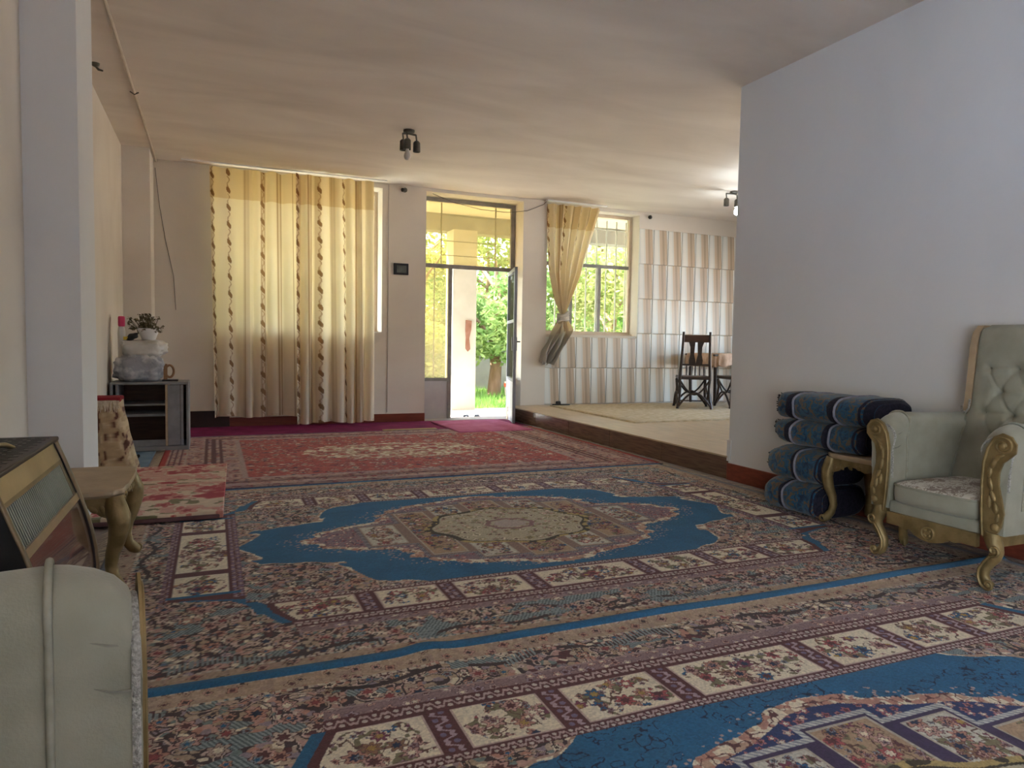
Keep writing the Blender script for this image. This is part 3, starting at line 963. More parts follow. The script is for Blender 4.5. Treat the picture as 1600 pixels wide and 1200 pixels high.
flat_rug('door_mat', 2.66, 3.62, 7.80, 8.98, 0.013, felt('pink_mat', (0.44, 0.10, 0.21), (0.54, 0.16, 0.30)),
         'plain pink mat in front of the open garden door', 'mat', 0.008, seed=5)
flat_rug('small_blue_mat', XL + 0.02, -0.50, 6.35, 7.95, 0.0, felt('pale_blue_mat', (0.16, 0.24, 0.33), (0.22, 0.31, 0.40)),
         'pale blue mat under the grey cabinet', 'mat', 0.005, seed=6)
flat_rug('beige_strip', 1.86, 2.52, 8.225, 8.31, 0.012, felt('beige_felt', (0.42, 0.30, 0.14), (0.5, 0.38, 0.2)),
         'narrow beige cloth strip at the far edge of the red rug', 'cloth', 0.006, nx=12, ny=5, seed=8)
flat_rug('dining_rug', 4.42, 7.6, 6.78, 8.98, HS, felt('cream_gold_rug', (0.44, 0.345, 0.205), (0.60, 0.50, 0.35), 14),
         'cream and gold rug on the raised dining platform', 'rug', 0.012, 40, 30, seed=7)

# folded floral rug lying flat at the left
def roses(x, y):
    C = np.zeros(x.shape + (3,))
    full = np.ones(x.shape, bool)
    put(C, full, (0.66, 0.52, 0.38))
    w = fbm(x * 5, y * 5, 3, 2) * 0.2
    n = fbm(x * 7 + w, y * 7, 8, 3)
    put(C, n > 0.55, (0.52, 0.15, 0.13))
    put(C, n > 0.63, (0.36, 0.035, 0.05))
    put(C, (n < 0.47) & (fbm(x * 10, y * 18, 4, 2) > 0.66), (0.20, 0.18, 0.09))
    put(C, (n < 0.50) & (fbm(x * 5, y * 9, 14, 2) > 0.52), (0.60, 0.33, 0.26))
    flowers(C, x, y, full, 0.17, 44, [(0.60, 0.26, 0.21), (0.42, 0.09, 0.09), (0.66, 0.38, 0.30)], [(0.34, 0.04, 0.05), (0.62, 0.40, 0.32)], (0.52, 0.22, 0.18), 0.40, 5, 0.6)
    return C * (0.9 + 0.2 * fbm(x * 40, y * 40, 1, 1))[..., None]
xs, ys = np.linspace(-0.84, 0.075, 150), np.linspace(4.42, 6.16, 220)
X, Y = np.meshgrid(xs, ys)
Xr = X + (Y - 5.3) * 0.03
Zf = 0.052 + 0.008 * vnoise(X * 5, Y * 5, 2) + 0.012 * np.sin(np.clip((Y - 4.42) / 0.9, 0, 1) * PI)
C = roses(X, Y)
P = np.pad(np.stack([Xr, Y, Zf], -1), ((1, 1), (1, 1), (0, 0)), mode='edge')
Cp = np.pad(C, ((1, 1), (1, 1), (0, 0)), mode='edge')
P[0, :, 2] = P[-1, :, 2] = P[:, 0, 2] = P[:, -1, 2] = 0.020
folded = thing('folded_floral_rug', 'folded rug with red roses on cream, lying flat by the left wall', 'rug')
link('top_layer', grid_mesh('top_layer', P, Cp, M['pile']), folded)
MB().rbox(-0.80, 0.03, 4.40, 6.12, 0.020, 0.043, 0.008, 2).build('under_layer', felt('dark_rug_back', (0.10, 0.05, 0.06), (0.16, 0.09, 0.09)), folded)

# ------------------------------------------------------------------ curtains
M['curtain'] = cloth_translucent('printed_curtain', 'pattern', tcol=(1.0, 0.88, 0.64), fac=0.42)
BROWN, CBASE, CLINE = (0.30, 0.18, 0.10), (0.86, 0.79, 0.66), (0.46, 0.33, 0.22)
def curtain_colors(w, z, chains, bands, lines, ztop, hem):
    """w: distance along the cloth, z: height"""
    C = np.zeros(w.shape + (3,))
    full = np.ones(w.shape, bool)
    put(C, full, CBASE)
    for b in bands:
        put(C, np.abs(w - b) < 0.030, (0.70, 0.61, 0.49))
    for b in lines:
        put(C, np.abs(w - b) < 0.0045, CLINE)
    for c, ph in chains:
        q = ((ztop - z + ph) / 0.205) % 1
        s = (q - 0.5) * 2
        half = 0.021 * np.clip(1 - s * s * 4.5, 0, 1)
        off = 0.012 * np.sin(s * 3)
        put(C, (np.abs(w - c - off) < half), BROWN)
        q2 = ((ztop - z + ph + 0.10) / 0.205) % 1
        put(C, (np.abs(w - c + 0.012 * np.sin(q2 * 12)) < 0.006) & (np.abs(q2 - 0.5) < 0.30), (0.50, 0.36, 0.26))
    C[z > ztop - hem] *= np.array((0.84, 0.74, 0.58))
    return C
def hanging_curtain(x0, x1, ztop, zbot, y, amp, per, chains, bands, lines, parent, seed, lean=0.0):
    xs = np.arange(x0, x1 + 1e-6, 0.0065)
    zs = np.linspace(ztop, zbot, 300)
    X, Z = np.meshgrid(xs, zs)
    t = (ztop - Z) / (ztop - zbot)
    ph = 2 * PI * (X + 0.035 * np.sin(X * 9 + seed)) / per
    A = amp * (0.55 + 0.55 * t) * (0.6 + 0.8 * vnoise(X * 4, t * 1.2, seed))
    Yc = y + A * np.sin(ph + 0.5 * np.sin(t * 3 + seed)) + 0.012 * (vnoise(X * 12, t * 3, seed + 2) - 0.5)
    Xc = X + 0.020 * t * np.sin(X * 7 + seed) + lean * t + 0.012 * np.cos(ph) * (0.4 + t)
    Zc = Z + np.where(t > 0.99, 0.012 * np.sin(X * 11), 0) - 0.02 * (1 - t) ** 6 * np.sin(X * 14) ** 2
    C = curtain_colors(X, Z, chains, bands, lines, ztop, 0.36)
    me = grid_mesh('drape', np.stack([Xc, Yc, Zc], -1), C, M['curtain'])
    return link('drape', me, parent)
cur1 = thing('window_curtain', 'cream curtain panel with brown leaf stripes, left half beside the cabinet corner', 'curtain', group='cream leaf-striped curtains')
hanging_curtain(-0.03, 1.00, 3.085, 0.135, 9.03, 0.046, 0.19, [(0.0, 0.0), (0.17, 0.05), (0.555, 0.12)], [0.375, 0.56, 0.74], [0.36, 0.54, 0.575, 0.72, 0.76, 0.90], cur1, 1.3, 0.012)
cur2 = thing('window_curtain', 'cream curtain panel with brown leaf stripes, right half reaching lower to the floor', 'curtain', group='cream leaf-striped curtains')
hanging_curtain(0.93, 1.875, 3.085, 0.045, 8.96, 0.050, 0.16, [(0.945, 0.08), (1.21, 0.14), (1.50, 0.02)], [1.09, 1.19, 1.37, 1.69], [1.07, 1.11, 1.34, 1.36, 1.66, 1.71], cur2, 4.1, 0.03)
tag(MB().box(-0.32, 2.06, 9.00, 9.03, H - 0.014, H - 0.001).build('curtain_rail', M['white']), 'white curtain rail on the ceiling above the wide curtained window', 'rail')

# tied-back curtain at the platform window
cur3 = thing('window_curtain', 'cream leaf-striped curtain gathered and knotted beside the door pillar', 'curtain', group='cream leaf-striped curtains')
ns, ntv = 170, 230
S_, T_ = np.meshgrid(np.linspace(0, 1, ns), np.linspace(0, 1, ntv))
zt = 3.075 + (0.80 - 3.075) * T_
kz = 1.50
def path(z, tab):
    tab = sorted(tab)
    return np.interp(z, [a for a, _ in tab], [b for _, b in tab])
left = path(zt, [(3.075, 4.39), (2.6, 4.41), (2.1, 4.45), (1.75, 4.55), (1.52, 4.635), (1.40, 4.63), (1.2, 4.48), (0.95, 4.36), (0.80, 4.34)])
right = path(zt, [(3.075, 5.27), (2.6, 5.13), (2.1, 4.97), (1.75, 4.80), (1.52, 4.715), (1.40, 4.75), (1.25, 4.83), (1.05, 4.74), (0.80, 4.55)])
wd = right - left
X = left + wd * S_
amp = np.clip(0.10 * (0.30 / np.maximum(wd, 0.06)), 0.03, 0.06) * np.clip(wd / 0.25, 0.45, 1)
Y = 9.135 + amp * np.sin(S_ * 2 * PI * 6.2 + 0.6 * np.sin(T_ * 5)) + 0.01 * np.sin(S_ * 60 + T_ * 9)
below = zt < 1.40
X = X + np.where(below, 0.02 * np.sin(S_ * 30 + T_ * 22), 0)
zt2 = zt + np.where(below, 0.03 * np.sin(S_ * 22), 0)
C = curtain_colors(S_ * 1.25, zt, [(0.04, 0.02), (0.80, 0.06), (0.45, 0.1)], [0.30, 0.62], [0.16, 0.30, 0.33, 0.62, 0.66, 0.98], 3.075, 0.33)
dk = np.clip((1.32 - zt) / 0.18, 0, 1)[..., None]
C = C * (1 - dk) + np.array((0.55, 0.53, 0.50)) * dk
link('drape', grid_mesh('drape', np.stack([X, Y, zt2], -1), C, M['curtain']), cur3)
kn = MB()
for i in range(4):
    a = i * 0.8
    kn.tube([(4.675 + 0.075 * math.cos(q), 9.125 + 0.06 * math.sin(q), 1.47 + 0.012 * math.sin(2 * q + a) + (i - 1.5) * 0.028 + 0.02 * math.cos(q)) for q in np.linspace(0, 2 * PI, 20)], 0.022, 7, False)
kn.build('knot', mat('curtain_knot', (0.48, 0.43, 0.37), (0.62, 0.56, 0.48), 12, 0.9), cur3, 60)
tag(MB().box(4.38, 5.36, 9.10, 9.16, H - 0.018, H - 0.001).build('curtain_rail', M['white']), 'short white curtain rail above the tied-back curtain', 'rail')
# ------------------------------------------------------------------ armchairs (built once, facing -x, copied)
def damask():
    t = NT('damask_cushion_top')
    p = t.n('ShaderNodeBsdfPrincipled')
    p.inputs['Roughness'].default_value = 0.8
    p.inputs['Specular IOR Level'].default_value = 0.15
    tc = t.n('ShaderNodeTexCoord')
    n = t.n('ShaderNodeTexNoise')
    n.inputs['Scale'].default_value = 22
    n.inputs['Detail'].default_value = 5
    n.inputs['Distortion'].default_value = 1.6
    t.l(tc.outputs['Object'], n.inputs['Vector'])
    w = t.n('ShaderNodeTexVoronoi', feature='F1')
    w.inputs['Scale'].default_value = 6.5
    t.l(tc.outputs['Object'], w.inputs['Vector'])
    ad = t.n('ShaderNodeMath', operation='MULTIPLY_ADD')
    ad.inputs[1].default_value = 0.55
    t.l(w.outputs['Distance'], ad.inputs[0])
    t.l(n.outputs['Fac'], ad.inputs[2])
    rp = t.n('ShaderNodeValToRGB')
    rp.color_ramp.interpolation = 'CONSTANT'
    ramp_set(rp, [(0.0, (0.27, 0.22, 0.185)), (0.72, (0.58, 0.555, 0.48)), (0.80, (0.33, 0.275, 0.23)), (0.86, (0.60, 0.57, 0.5))])
    t.l(ad.outputs[0], rp.inputs[0])
    t.l(rp.outputs[0], p.inputs['Base Color'])
    t.l(p.outputs[0], t.out.inputs[0])
    return t.m
M['damask'] = damask()

AE = 0.0                                # half of the extra seat width (0 for the armchair)
def arm_section(s, x, k=1.0, ztop=0.735, zb=0.255):
    """closed yz section of an arm; s = side (+1 / -1), k shrinks it for rounded ends"""
    yi, yo = 0.232 + AE, 0.338 + AE
    f = (ztop - 0.062 - zb) / (0.673 - zb)
    pts = [(yi, zb)]
    for z in (0.34, 0.44, 0.54, 0.61):
        pts.append((yi - 0.010 * math.sin((z - zb) / 0.4 * PI), zb + (z - zb) * f))
    cy, cz, ry, rz = (yi + yo) / 2 - 0.004, ztop - 0.062, 0.066, 0.062
    for i in range(13):
        a = PI - PI * i / 12
        pts.append((cy + ry * math.cos(a), cz + rz * math.sin(a)))
    for z in (0.60, 0.48, 0.36):
        pts.append((yo - 0.006 * (0.6 - z) / 0.3, zb + (z - zb) * f))
    pts.append((yo - 0.008, zb))
    my, mz = (yi + yo) / 2, 0.48
    return [(x, s * (my + (y - my) * k), mz + (z - mz) * (1 - (1 - k) * 0.35)) for y, z in pts]

def spiral(c, r0, turns, n, start, sgn=1):
    return [(c[0] + r0 * (1 - 0.80 * i / n) * math.cos(start + sgn * turns * 2 * PI * i / n),
             c[1] + r0 * (1 - 0.80 * i / n) * math.sin(start + sgn * turns * 2 * PI * i / n)) for i in range(n + 1)]

def carved_front(parent, s):
    """gilded scroll post and cabriole leg at the front of one arm; s = side"""
    X0 = -0.346
    q = 1.0 if AE == 0 else 0.4                # the sofa's posts are thinner
    W = lambda y: s * (0.234 + AE + y)          # y runs outwards from the inner edge
    out = [(0.012, 0.235), (0.002, 0.34), (-0.004, 0.47), (-0.002, 0.58), (0.012, 0.655), (0.038, 0.712), (0.075, 0.735), (0.112, 0.722),
           (0.134, 0.685), (0.132, 0.640), (0.108, 0.610), (0.084, 0.585), (0.070, 0.535), (0.070, 0.475), (0.086, 0.415), (0.098, 0.355), (0.090, 0.295), (0.062, 0.245)]
    out = [(y, z if z < 0.5 else 0.5 + (z - 0.5) * 0.86) for y, z in out]
    post = MB().prism([(W(y), z) for y, z in out], 'x', X0 + 0.011 - 0.011 * q, X0 + 0.011).build('carved_post', M['gold'], parent, 35)
    # raised rim that ends in the top scroll
    rim = [(0.014, 0.245), (0.006, 0.34), (0.001, 0.47), (0.004, 0.58), (0.018, 0.65), (0.044, 0.702)] + [(p[0], p[1]) for p in spiral((0.080, 0.672), 0.046, 1.6, 26, PI * 0.75, -1)]
    rim = [(y, z if z < 0.5 else 0.5 + (z - 0.5) * 0.86) for y, z in rim]
    mb = MB().tube([(X0 + 0.010 - 0.012 * q, W(y), z) for y, z in rim], [0.0065 * q] * (len(rim) - 14) + list(np.linspace(0.0065 * q, 0.004 * q, 14)), 7)
    mb.build('scroll_rim', M['gold'], post, 60)
    MB().ball((X0 + 0.010 - 0.015 * q, W(0.082), 0.648), 0.010 * q, 0.015, 0.015).build('scroll_eye', M['gold'], post, 60)
    for i, (y, z, ln, wd, a) in enumerate([(0.066, 0.600, 0.042, 0.011, 0.35), (0.056, 0.588, 0.044, 0.010, 0.75), (0.046, 0.566, 0.046, 0.010, 1.15), (0.032, 0.53, 0.05, 0.011, 1.45),
                                           (0.036, 0.475, 0.05, 0.012, 1.75), (0.050, 0.425, 0.046, 0.012, 2.0), (0.062, 0.375, 0.044, 0.013, 1.75), (0.036, 0.40, 0.05, 0.010, 1.6), (0.074, 0.335, 0.034, 0.011, 1.4)]):
        R = Matrix.Rotation(s * (a - PI / 2), 3, 'X')
        MB().ball((X0 + 0.010 - 0.011 * q, W(y), z), 0.009 * q, wd, ln * 0.6, 10, R).build('carved_leaf', M['gold'], post, 60)
    MB().ball((X0 + 0.010 - 0.012 * q, W(0.066), 0.292), 0.012 * q, 0.019, 0.019).build('carved_bead', M['gold'], post, 60)
    # leg: S-curve with a scroll at knee and foot
    pth = [(0.050, 0.265), (0.046, 0.235), (0.058, 0.205), (0.066, 0.178), (0.058, 0.150), (0.038, 0.125), (0.022, 0.095), (0.018, 0.066), (0.028, 0.038), (0.050, 0.022)]
    rad = [0.034, 0.034, 0.032, 0.028, 0.025, 0.023, 0.021, 0.020, 0.021, 0.021]
    leg = MB().tube([(X0 + 0.022, W(y), z) for y, z in pth], rad, 10).build('leg', M['gold'], parent, 50)
    MB().tube([(X0 - 0.008, W(p[0]), p[1]) for p in spiral((0.070, 0.190), 0.026, 1.3, 16, -PI * 0.6, 1)], 0.0065, 6).build('carved_scroll', M['gold'], leg, 60)
    MB().tube([(X0 - 0.006, W(p[0]), p[1]) for p in [(0.056, 0.165), (0.030, 0.130), (0.010, 0.095), (0.008, 0.060), (0.020, 0.030)] + spiral((0.052, 0.036), 0.024, 1.2, 14, -PI * 0.75, 1)], 0.007, 6).build('foot_scroll', M['gold'], leg, 60)
    MB().ball((X0 - 0.004, W(0.054), 0.034), 0.012, 0.013, 0.013).build('foot_bead', M['gold'], leg, 60)

def make_armchair(name='armchair', extra=0.0, seats=1):
    global AE
    AE = extra
    t = thing(name, 'x', name)
    for s in (1, -1):
        xs = [(-0.336, 0.95, 0.640), (-0.332, 0.98, 0.664), (-0.322, 1.0, 0.690), (-0.305, 1.0, 0.709), (-0.28, 1.0, 0.723), (-0.25, 1.0, 0.732), (-0.232, 1.0, 0.735), (-0.225, 0.985, 0.732), (-0.218, 1.0, 0.735),
              (-0.10, 1.0, 0.733), (0.05, 1.0, 0.730), (0.18, 1.0, 0.727), (0.30, 1.0, 0.727), (0.33, 0.96, 0.720)]
        arm = MB().loft([arm_section(s, x, k, zt) for x, k, zt in xs]).build('arm', M['fabric'], t, 50)
        MB().tube([(p[0], p[1] + s * 0.0, p[2]) for p in arm_section(s, -0.226, 1.03, 0.738)[0:21]], 0.0055, 7).build('piping', M['piping'], arm, 60)
        MB().tube([(-0.328, p[1], p[2]) for p in arm_section(s, -0.33, 1.0, 0.676)[2:20]], 0.0065, 6).build('braid_trim', M['braid'], arm, 60)
        # pulled creases behind the scroll, their shade put into a darker cloth colour
        for (cz, cl) in ((0.628, 0.055), (0.56, 0.045)):
            MB().tube([(-0.322 + 0.0 * cl, s * (0.2225 + AE), cz), (-0.322 + cl * 0.5, s * (0.219 + AE), cz + 0.004), (-0.322 + cl, s * (0.2215 + AE), cz + 0.014)], [0.0028, 0.0022, 0.0006], 5).build('crease', M['button'], arm, 60)
        carved_front(t, s)
        MB().tube([(0.30, s * (0.22 + AE), 0.26), (0.315, s * (0.22 + AE), 0.15), (0.335, s * (0.225 + AE), 0.0)], [0.030, 0.024, 0.018], 8).build('back_leg', M['darkwood'], t, 50)
    # seat base and cushion
    MB().rbox(-0.335, 0.28, -0.228 - AE, 0.228 + AE, 0.235, 0.300, 0.014, 3).build('seat_base', M['fabric'], t, 50)
    cu = MB()
    n = 26
    secs = []
    outline = []
    for i in range(64):
        a = 2 * PI * i / 64
        ex = 0.22
        c, s_ = math.cos(a), math.sin(a)
        px = -0.085 + 0.258 * (abs(c) ** ex) * (1 if c > 0 else -1)
        py = 0.224 * (abs(s_) ** ex) * (1 if s_ > 0 else -1)
        if px < -0.2:
            px -= 0.022 * math.cos(py / 0.224 * PI / 2)
        outline.append((px, py))
    cxm = -0.085
    wy = (0.224 + AE) / seats / 0.224
    for q in range(seats):
        yc = (2 * q + 1 - seats) * 0.224 * wy
        def ring(k, z):
            return [(cxm + (x - cxm) * k, yc + y * k * wy * 0.998, z) for x, y in outline]
        side = MB().loft([ring(0.94, 0.297), ring(0.985, 0.305), ring(1.0, 0.330), ring(1.0, 0.365), ring(0.99, 0.382)]).build('cushion', M['fabric'], t, 60)
        tp = MB().loft([ring(0.985, 0.380), ring(0.965, 0.388), ring(0.90, 0.397), ring(0.75, 0.407), ring(0.5, 0.416), ring(0.2, 0.420), ring(0.02, 0.421)])
        tp.build('cushion_top', M['damask'], side, 60)
        MB().tube(ring(0.996, 0.384) + [ring(0.996, 0.384)[0]], 0.0055, 6, False).build('piping', M['piping'], side, 60)
    # gilded apron with scalloped lower edge and rosette
    ap = [(-0.225, 0.245), (0.225, 0.245), (0.225, 0.185), (0.16, 0.186), (0.125, 0.176), (0.10, 0.182), (0.07, 0.160), (0.035, 0.150), (0.0, 0.146), (-0.035, 0.150), (-0.07, 0.160), (-0.10, 0.182), (-0.125, 0.176), (-0.16, 0.186), (-0.225, 0.185)]
    ap = [(y * (0.225 + AE) / 0.225, z) for y, z in ap]
    apron = MB().prism(ap, 'x', -0.350, -0.325).build('apron', M['gold'], t, 30)
    ros = MB().lathe([(0.034, 0.0), (0.034, 0.006), (0.030, 0.010), (0.026, 0.006), (0.010, 0.006), (0.008, 0.014), (0.002, 0.016)], (0, 0, 0), 20)
    ros.v = [(-0.350 - z, x, 0.190 + y) for x, y, z in ros.v]
    for i in range(4):
        a = PI / 4 + i * PI / 2
        ros.ball((-0.358, 0.015 * math.cos(a), 0.190 + 0.015 * math.sin(a)), 0.006, 0.009, 0.009, 8)
    ros.build('rosette', M['gold'], apron, 50)
    for s in (1, -1):
        MB().box(-0.325, 0.30, s * (0.300 + AE) - 0.012, s * (0.300 + AE) + 0.012, 0.205, 0.256).build('side_rail', M['gold'], t)
    # deep-buttoned back
    nu, nv = 60 + int(AE * 160), 90
    U, V = np.meshgrid(np.linspace(-1, 1, nu), np.linspace(0, 1, nv))
    Z = 0.36 + 0.83 * V
    hw_ = np.interp(Z, [0.36, 0.70, 0.76, 1.0, 1.12, 1.165, 1.19], [0.236, 0.236, 0.214, 0.216, 0.220, 0.212, 0.180]) + AE
    Yb = U * hw_
    Xb = np.interp(Z, [0.36, 0.42, 0.55, 0.74, 1.0, 1.19], [0.115, 0.125, 0.170, 0.225, 0.255, 0.285])
    buttons = []
    for r, zz in enumerate((0.62, 0.735, 0.85, 0.965)):
        for c in np.arange(-0.14 - math.floor(AE / 0.14) * 0.14 + (0 if r % 2 else 0.07), 0.15 + AE, 0.14):
            buttons.append((c, zz))
    D_ = np.zeros_like(Z)
    for by, bz in buttons:
        rr = np.hypot(Yb - by, Z - bz)
        D_ += 0.026 * np.exp(-(rr / 0.026) ** 2)
    for i, (by, bz) in enumerate(buttons):                 # creases along the diamonds
        for (cy_, cz_) in buttons[i + 1:]:
            L = math.hypot(cy_ - by, cz_ - bz)
            if 0.10 < L < 0.15:
                tt = np.clip(((Yb - by) * (cy_ - by) + (Z - bz) * (cz_ - bz)) / L ** 2, 0, 1)
                dd = np.hypot(Yb - by - tt * (cy_ - by), Z - bz - tt * (cz_ - bz))
                D_ += 0.011 * np.exp(-(dd / 0.0065) ** 2)
    puff = 0.030 * (1 - U ** 4) * np.clip((1 - V) * 12, 0, 1) ** 0.5
    Xf = Xb - puff + D_ * 0.85
    Xf = Xf + np.where(V > 0.985, 0.02, 0)
    front = np.stack([Xf, Yb, Z], -1)
    rear = np.stack([np.full_like(Z, 0) + np.interp(Z, [0.36, 0.74, 1.19], [0.315, 0.325, 0.350]), Yb, Z], -1)
    allp = np.concatenate([front, rear[:, ::-1]], 1)
    allp = np.concatenate([allp, allp[:, :1]], 1)
    bm_me = grid_mesh('backrest', allp, None, M['fabric'])
    back = link('backrest', bm_me, t)
    topcap = MB().add([tuple(front[-1, i]) for i in range(nu)] + [tuple(rear[-1, i]) for i in range(nu)], [(i, i + 1, nu + i + 1, nu + i) for i in range(nu - 1)])
    topcap.build('top_edge', M['fabric'], back, 60)
    for by, bz in buttons:
        k = np.unravel_index(np.argmin(np.hypot(Yb - by, Z - bz)), Z.shape)
        MB().ball((float(Xf[k]) - 0.002, by, bz), 0.005, 0.010, 0.010, 8).build('button', M['button'], back, 60)
    for s in (1, -1):
        ys_ = [q + AE for q in (0.219, 0.219, 0.222, 0.226, 0.222, 0.205)]
        zz = [0.735, 0.80, 0.95, 1.08, 1.15, 1.188]
        xs_ = [0.222, 0.232, 0.250, 0.262, 0.275, 0.288]
        sec = [[(xs_[i], s * ys_[i], zz[i]), (xs_[i], s * (ys_[i] + 0.036), zz[i]), (xs_[i] + 0.085, s * (ys_[i] + 0.034), zz[i]), (xs_[i] + 0.085, s * ys_[i], zz[i])] for i in range(6)]
        fr = MB().loft(sec).build('gilt_side_frame', M['goldlight'], t, 40)
        MB().tube([(x, s * (y + AE), z) for x, y, z in ((0.214, 0.214, 0.80), (0.212, 0.216, 0.750), (0.208, 0.232, 0.727), (0.210, 0.250, 0.733), (0.216, 0.258, 0.760))], 0.006, 6).build('braid_trim', M['braid'], fr, 60)
        MB().tube([(x, s * (y + AE), z) for x, y, z in ((0.205, 0.225, 0.72), (0.185, 0.2185, 0.66), (0.140, 0.2165, 0.54), (0.105, 0.2165, 0.44), (0.095, 0.217, 0.40))], 0.004, 6).build('seam', M['piping'], t, 60)
    return t
chair_r = make_armchair()
chair_r.location = (3.452, 2.235, 0.022)
chair_r['label'] = 'pale green-grey armchair with gilt carving, facing left against the right wall'
sofa = make_armchair('sofa', 0.42, 2)
sofa.location = (-0.338, 0.408, 0.014)
sofa.rotation_euler = (0, 0, PI + math.radians(8))
sofa['label'] = 'pale two-seat sofa nearest the camera, one piped arm showing in front of the heater'

# ------------------------------------------------------------------ gilt side tables
def make_table():
    t = thing('side_table', 'x', 'table', group='small gilt side tables')
    w, d, h = 0.32, 0.235, 0.43
    top = []
    for i in range(96):
        a = 2 * PI * i / 96
        c, s = math.cos(a), math.sin(a)
        e = 0.30
        k = 1 + 0.012 * math.cos(12 * a)
        top.append((d * k * (abs(c) ** e) * (1 if c > 0 else -1), w * k * (abs(s) ** e) * (1 if s > 0 else -1)))
    tt = MB().loft([[(x * 0.96, y * 0.965, h - 0.030) for x, y in top], [(x, y, h - 0.018) for x, y in top], [(x, y, h - 0.006) for x, y in top], [(x * 0.985, y * 0.985, h) for x, y in top]])
    tt.build('table_top', M['goldlight'], t, 40)
    def apron(axis, pos, half, nm='apron'):
        o = [(-half, h - 0.03), (half, h - 0.03), (half, h - 0.12), (half * 0.8, h - 0.105), (half * 0.62, h - 0.075), (half * 0.45, h - 0.062), (half * 0.2, h - 0.072), (0, h - 0.088), (-half * 0.2, h - 0.072), (-half * 0.45, h - 0.062), (-half * 0.62, h - 0.075), (-half * 0.8, h - 0.105), (-half, h - 0.12)]
        a = MB().prism(o, axis, pos - 0.011, pos + 0.011).build(nm, M['gold'], t, 30)
        sg = 1 if pos > 0 else -1
        for f in (-0.86, -0.66, -0.42, -0.18, 0.18, 0.42, 0.66, 0.86):
            p = (pos + sg * 0.012, f * half, h - 0.062 - 0.02 * abs(f)) if axis == 'x' else (f * half, pos + sg * 0.012, h - 0.062 - 0.02 * abs(f))
            R = Matrix.Rotation(f * 1.2, 3, 'X' if axis == 'x' else 'Y')
            MB().ball(p, 0.008 if axis == 'x' else 0.022, 0.022 if axis == 'x' else 0.008, 0.012, 8, R).build('carved_leaf', M['gold'], a, 60)
    for s in (-1, 1):
        apron('x', s * (d - 0.035), w - 0.055)
        apron('y', s * (w - 0.035), d - 0.055)
        for q in (-1, 1):
            path_ = [(0.0, h - 0.03), (0.006, h - 0.07), (0.018, h - 0.11), (0.020, h - 0.15), (0.008, h - 0.21), (-0.010, h - 0.27), (-0.016, h - 0.32), (-0.008, h - 0.365), (0.010, h - 0.395), (0.026, h - 0.412)]
            rad = [0.034, 0.043, 0.045, 0.041, 0.034, 0.028, 0.025, 0.025, 0.027, 0.022]
            cx, cy = s * (d - 0.042), q * (w - 0.042)
            leg = MB().tube([(cx + s * o, cy + q * o, z) for o, z in path_], rad, 10).build('leg', M['gold'], t, 50)
            dx, dy = s / math.sqrt(2), q / math.sqrt(2)
            fs = [(cx + dx * (0.014 + p[0]), cy + dy * (0.014 + p[0]), p[1]) for p in spiral((0.030, 0.026), 0.026, 1.1, 12, PI * 0.9, 1)]
            MB().tube(fs, 0.009, 6).build('foot_scroll', M['gold'], leg, 60)
            MB().ball((cx + dx * 0.045, cy + dy * 0.045, h - 0.10), 0.016, 0.016, 0.034, 8).build('knee_leaf', M['gold'], leg, 60)
    return t
tab_l = make_table()
tab_l['label'] = 'gilt side table between the heater and the folded floral rug'
tab_l.location = (-0.57, 3.535, 0.016)
tab_r = copy_tree(tab_l)
tab_r['label'] = 'gilt side table between the blue bolsters and the armchair'
tab_r.location = (3.625, 2.885, 0.016)
tab_r.rotation_euler = (0, 0, math.radians(0))
tab_r.scale = (0.86, 0.90, 1.0)

# ------------------------------------------------------------------ stack of blue bolsters
def bolster_cloth():
    t = NT('blue_brocade')
    p = t.n('ShaderNodeBsdfPrincipled')
    p.inputs['Roughness'].default_value = 0.75
    p.inputs['Specular IOR Level'].default_value = 0.2
    p.inputs['Sheen Weight'].default_value = 0.2
    tc = t.n('ShaderNodeTexCoord')
    n = t.n('ShaderNodeTexNoise')
    n.inputs['Scale'].default_value = 26
    n.inputs['Detail'].default_value = 4
    n.inputs['Distortion'].default_value = 1.2
    t.l(tc.outputs['Object'], n.inputs['Vector'])
    rp = t.n('ShaderNodeValToRGB')
    ramp_set(rp, [(0.30, (0.010, 0.020, 0.05)), (0.42, (0.012, 0.05, 0.10)), (0.48, (0.014, 0.085, 0.17)), (0.53, (0.025, 0.06, 0.08)), (0.57, (0.09, 0.075, 0.05)), (0.63, (0.15, 0.075, 0.04)), (0.70, (0.05, 0.06, 0.06))])
    t.l(n.outputs['Fac'], rp.inputs[0])
    t.l(rp.outputs[0], p.inputs['Base Color'])
    b = t.n('ShaderNodeBump')
    b.inputs['Strength'].default_value = 0.3
    b.inputs['Distance'].default_value = 0.01
    t.l(n.outputs['Fac'], b.inputs['Height'])
    t.l(b.outputs[0], p.inputs['Normal'])
    t.l(p.outputs[0], t.out.inputs[0])
    return t.m
M['brocade'] = bolster_cloth()
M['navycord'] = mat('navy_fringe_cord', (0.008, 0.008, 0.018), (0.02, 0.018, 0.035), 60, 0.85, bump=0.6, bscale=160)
M['greycord'] = mat('grey_cord', (0.20, 0.20, 0.26), (0.27, 0.27, 0.33), 40, 0.7)
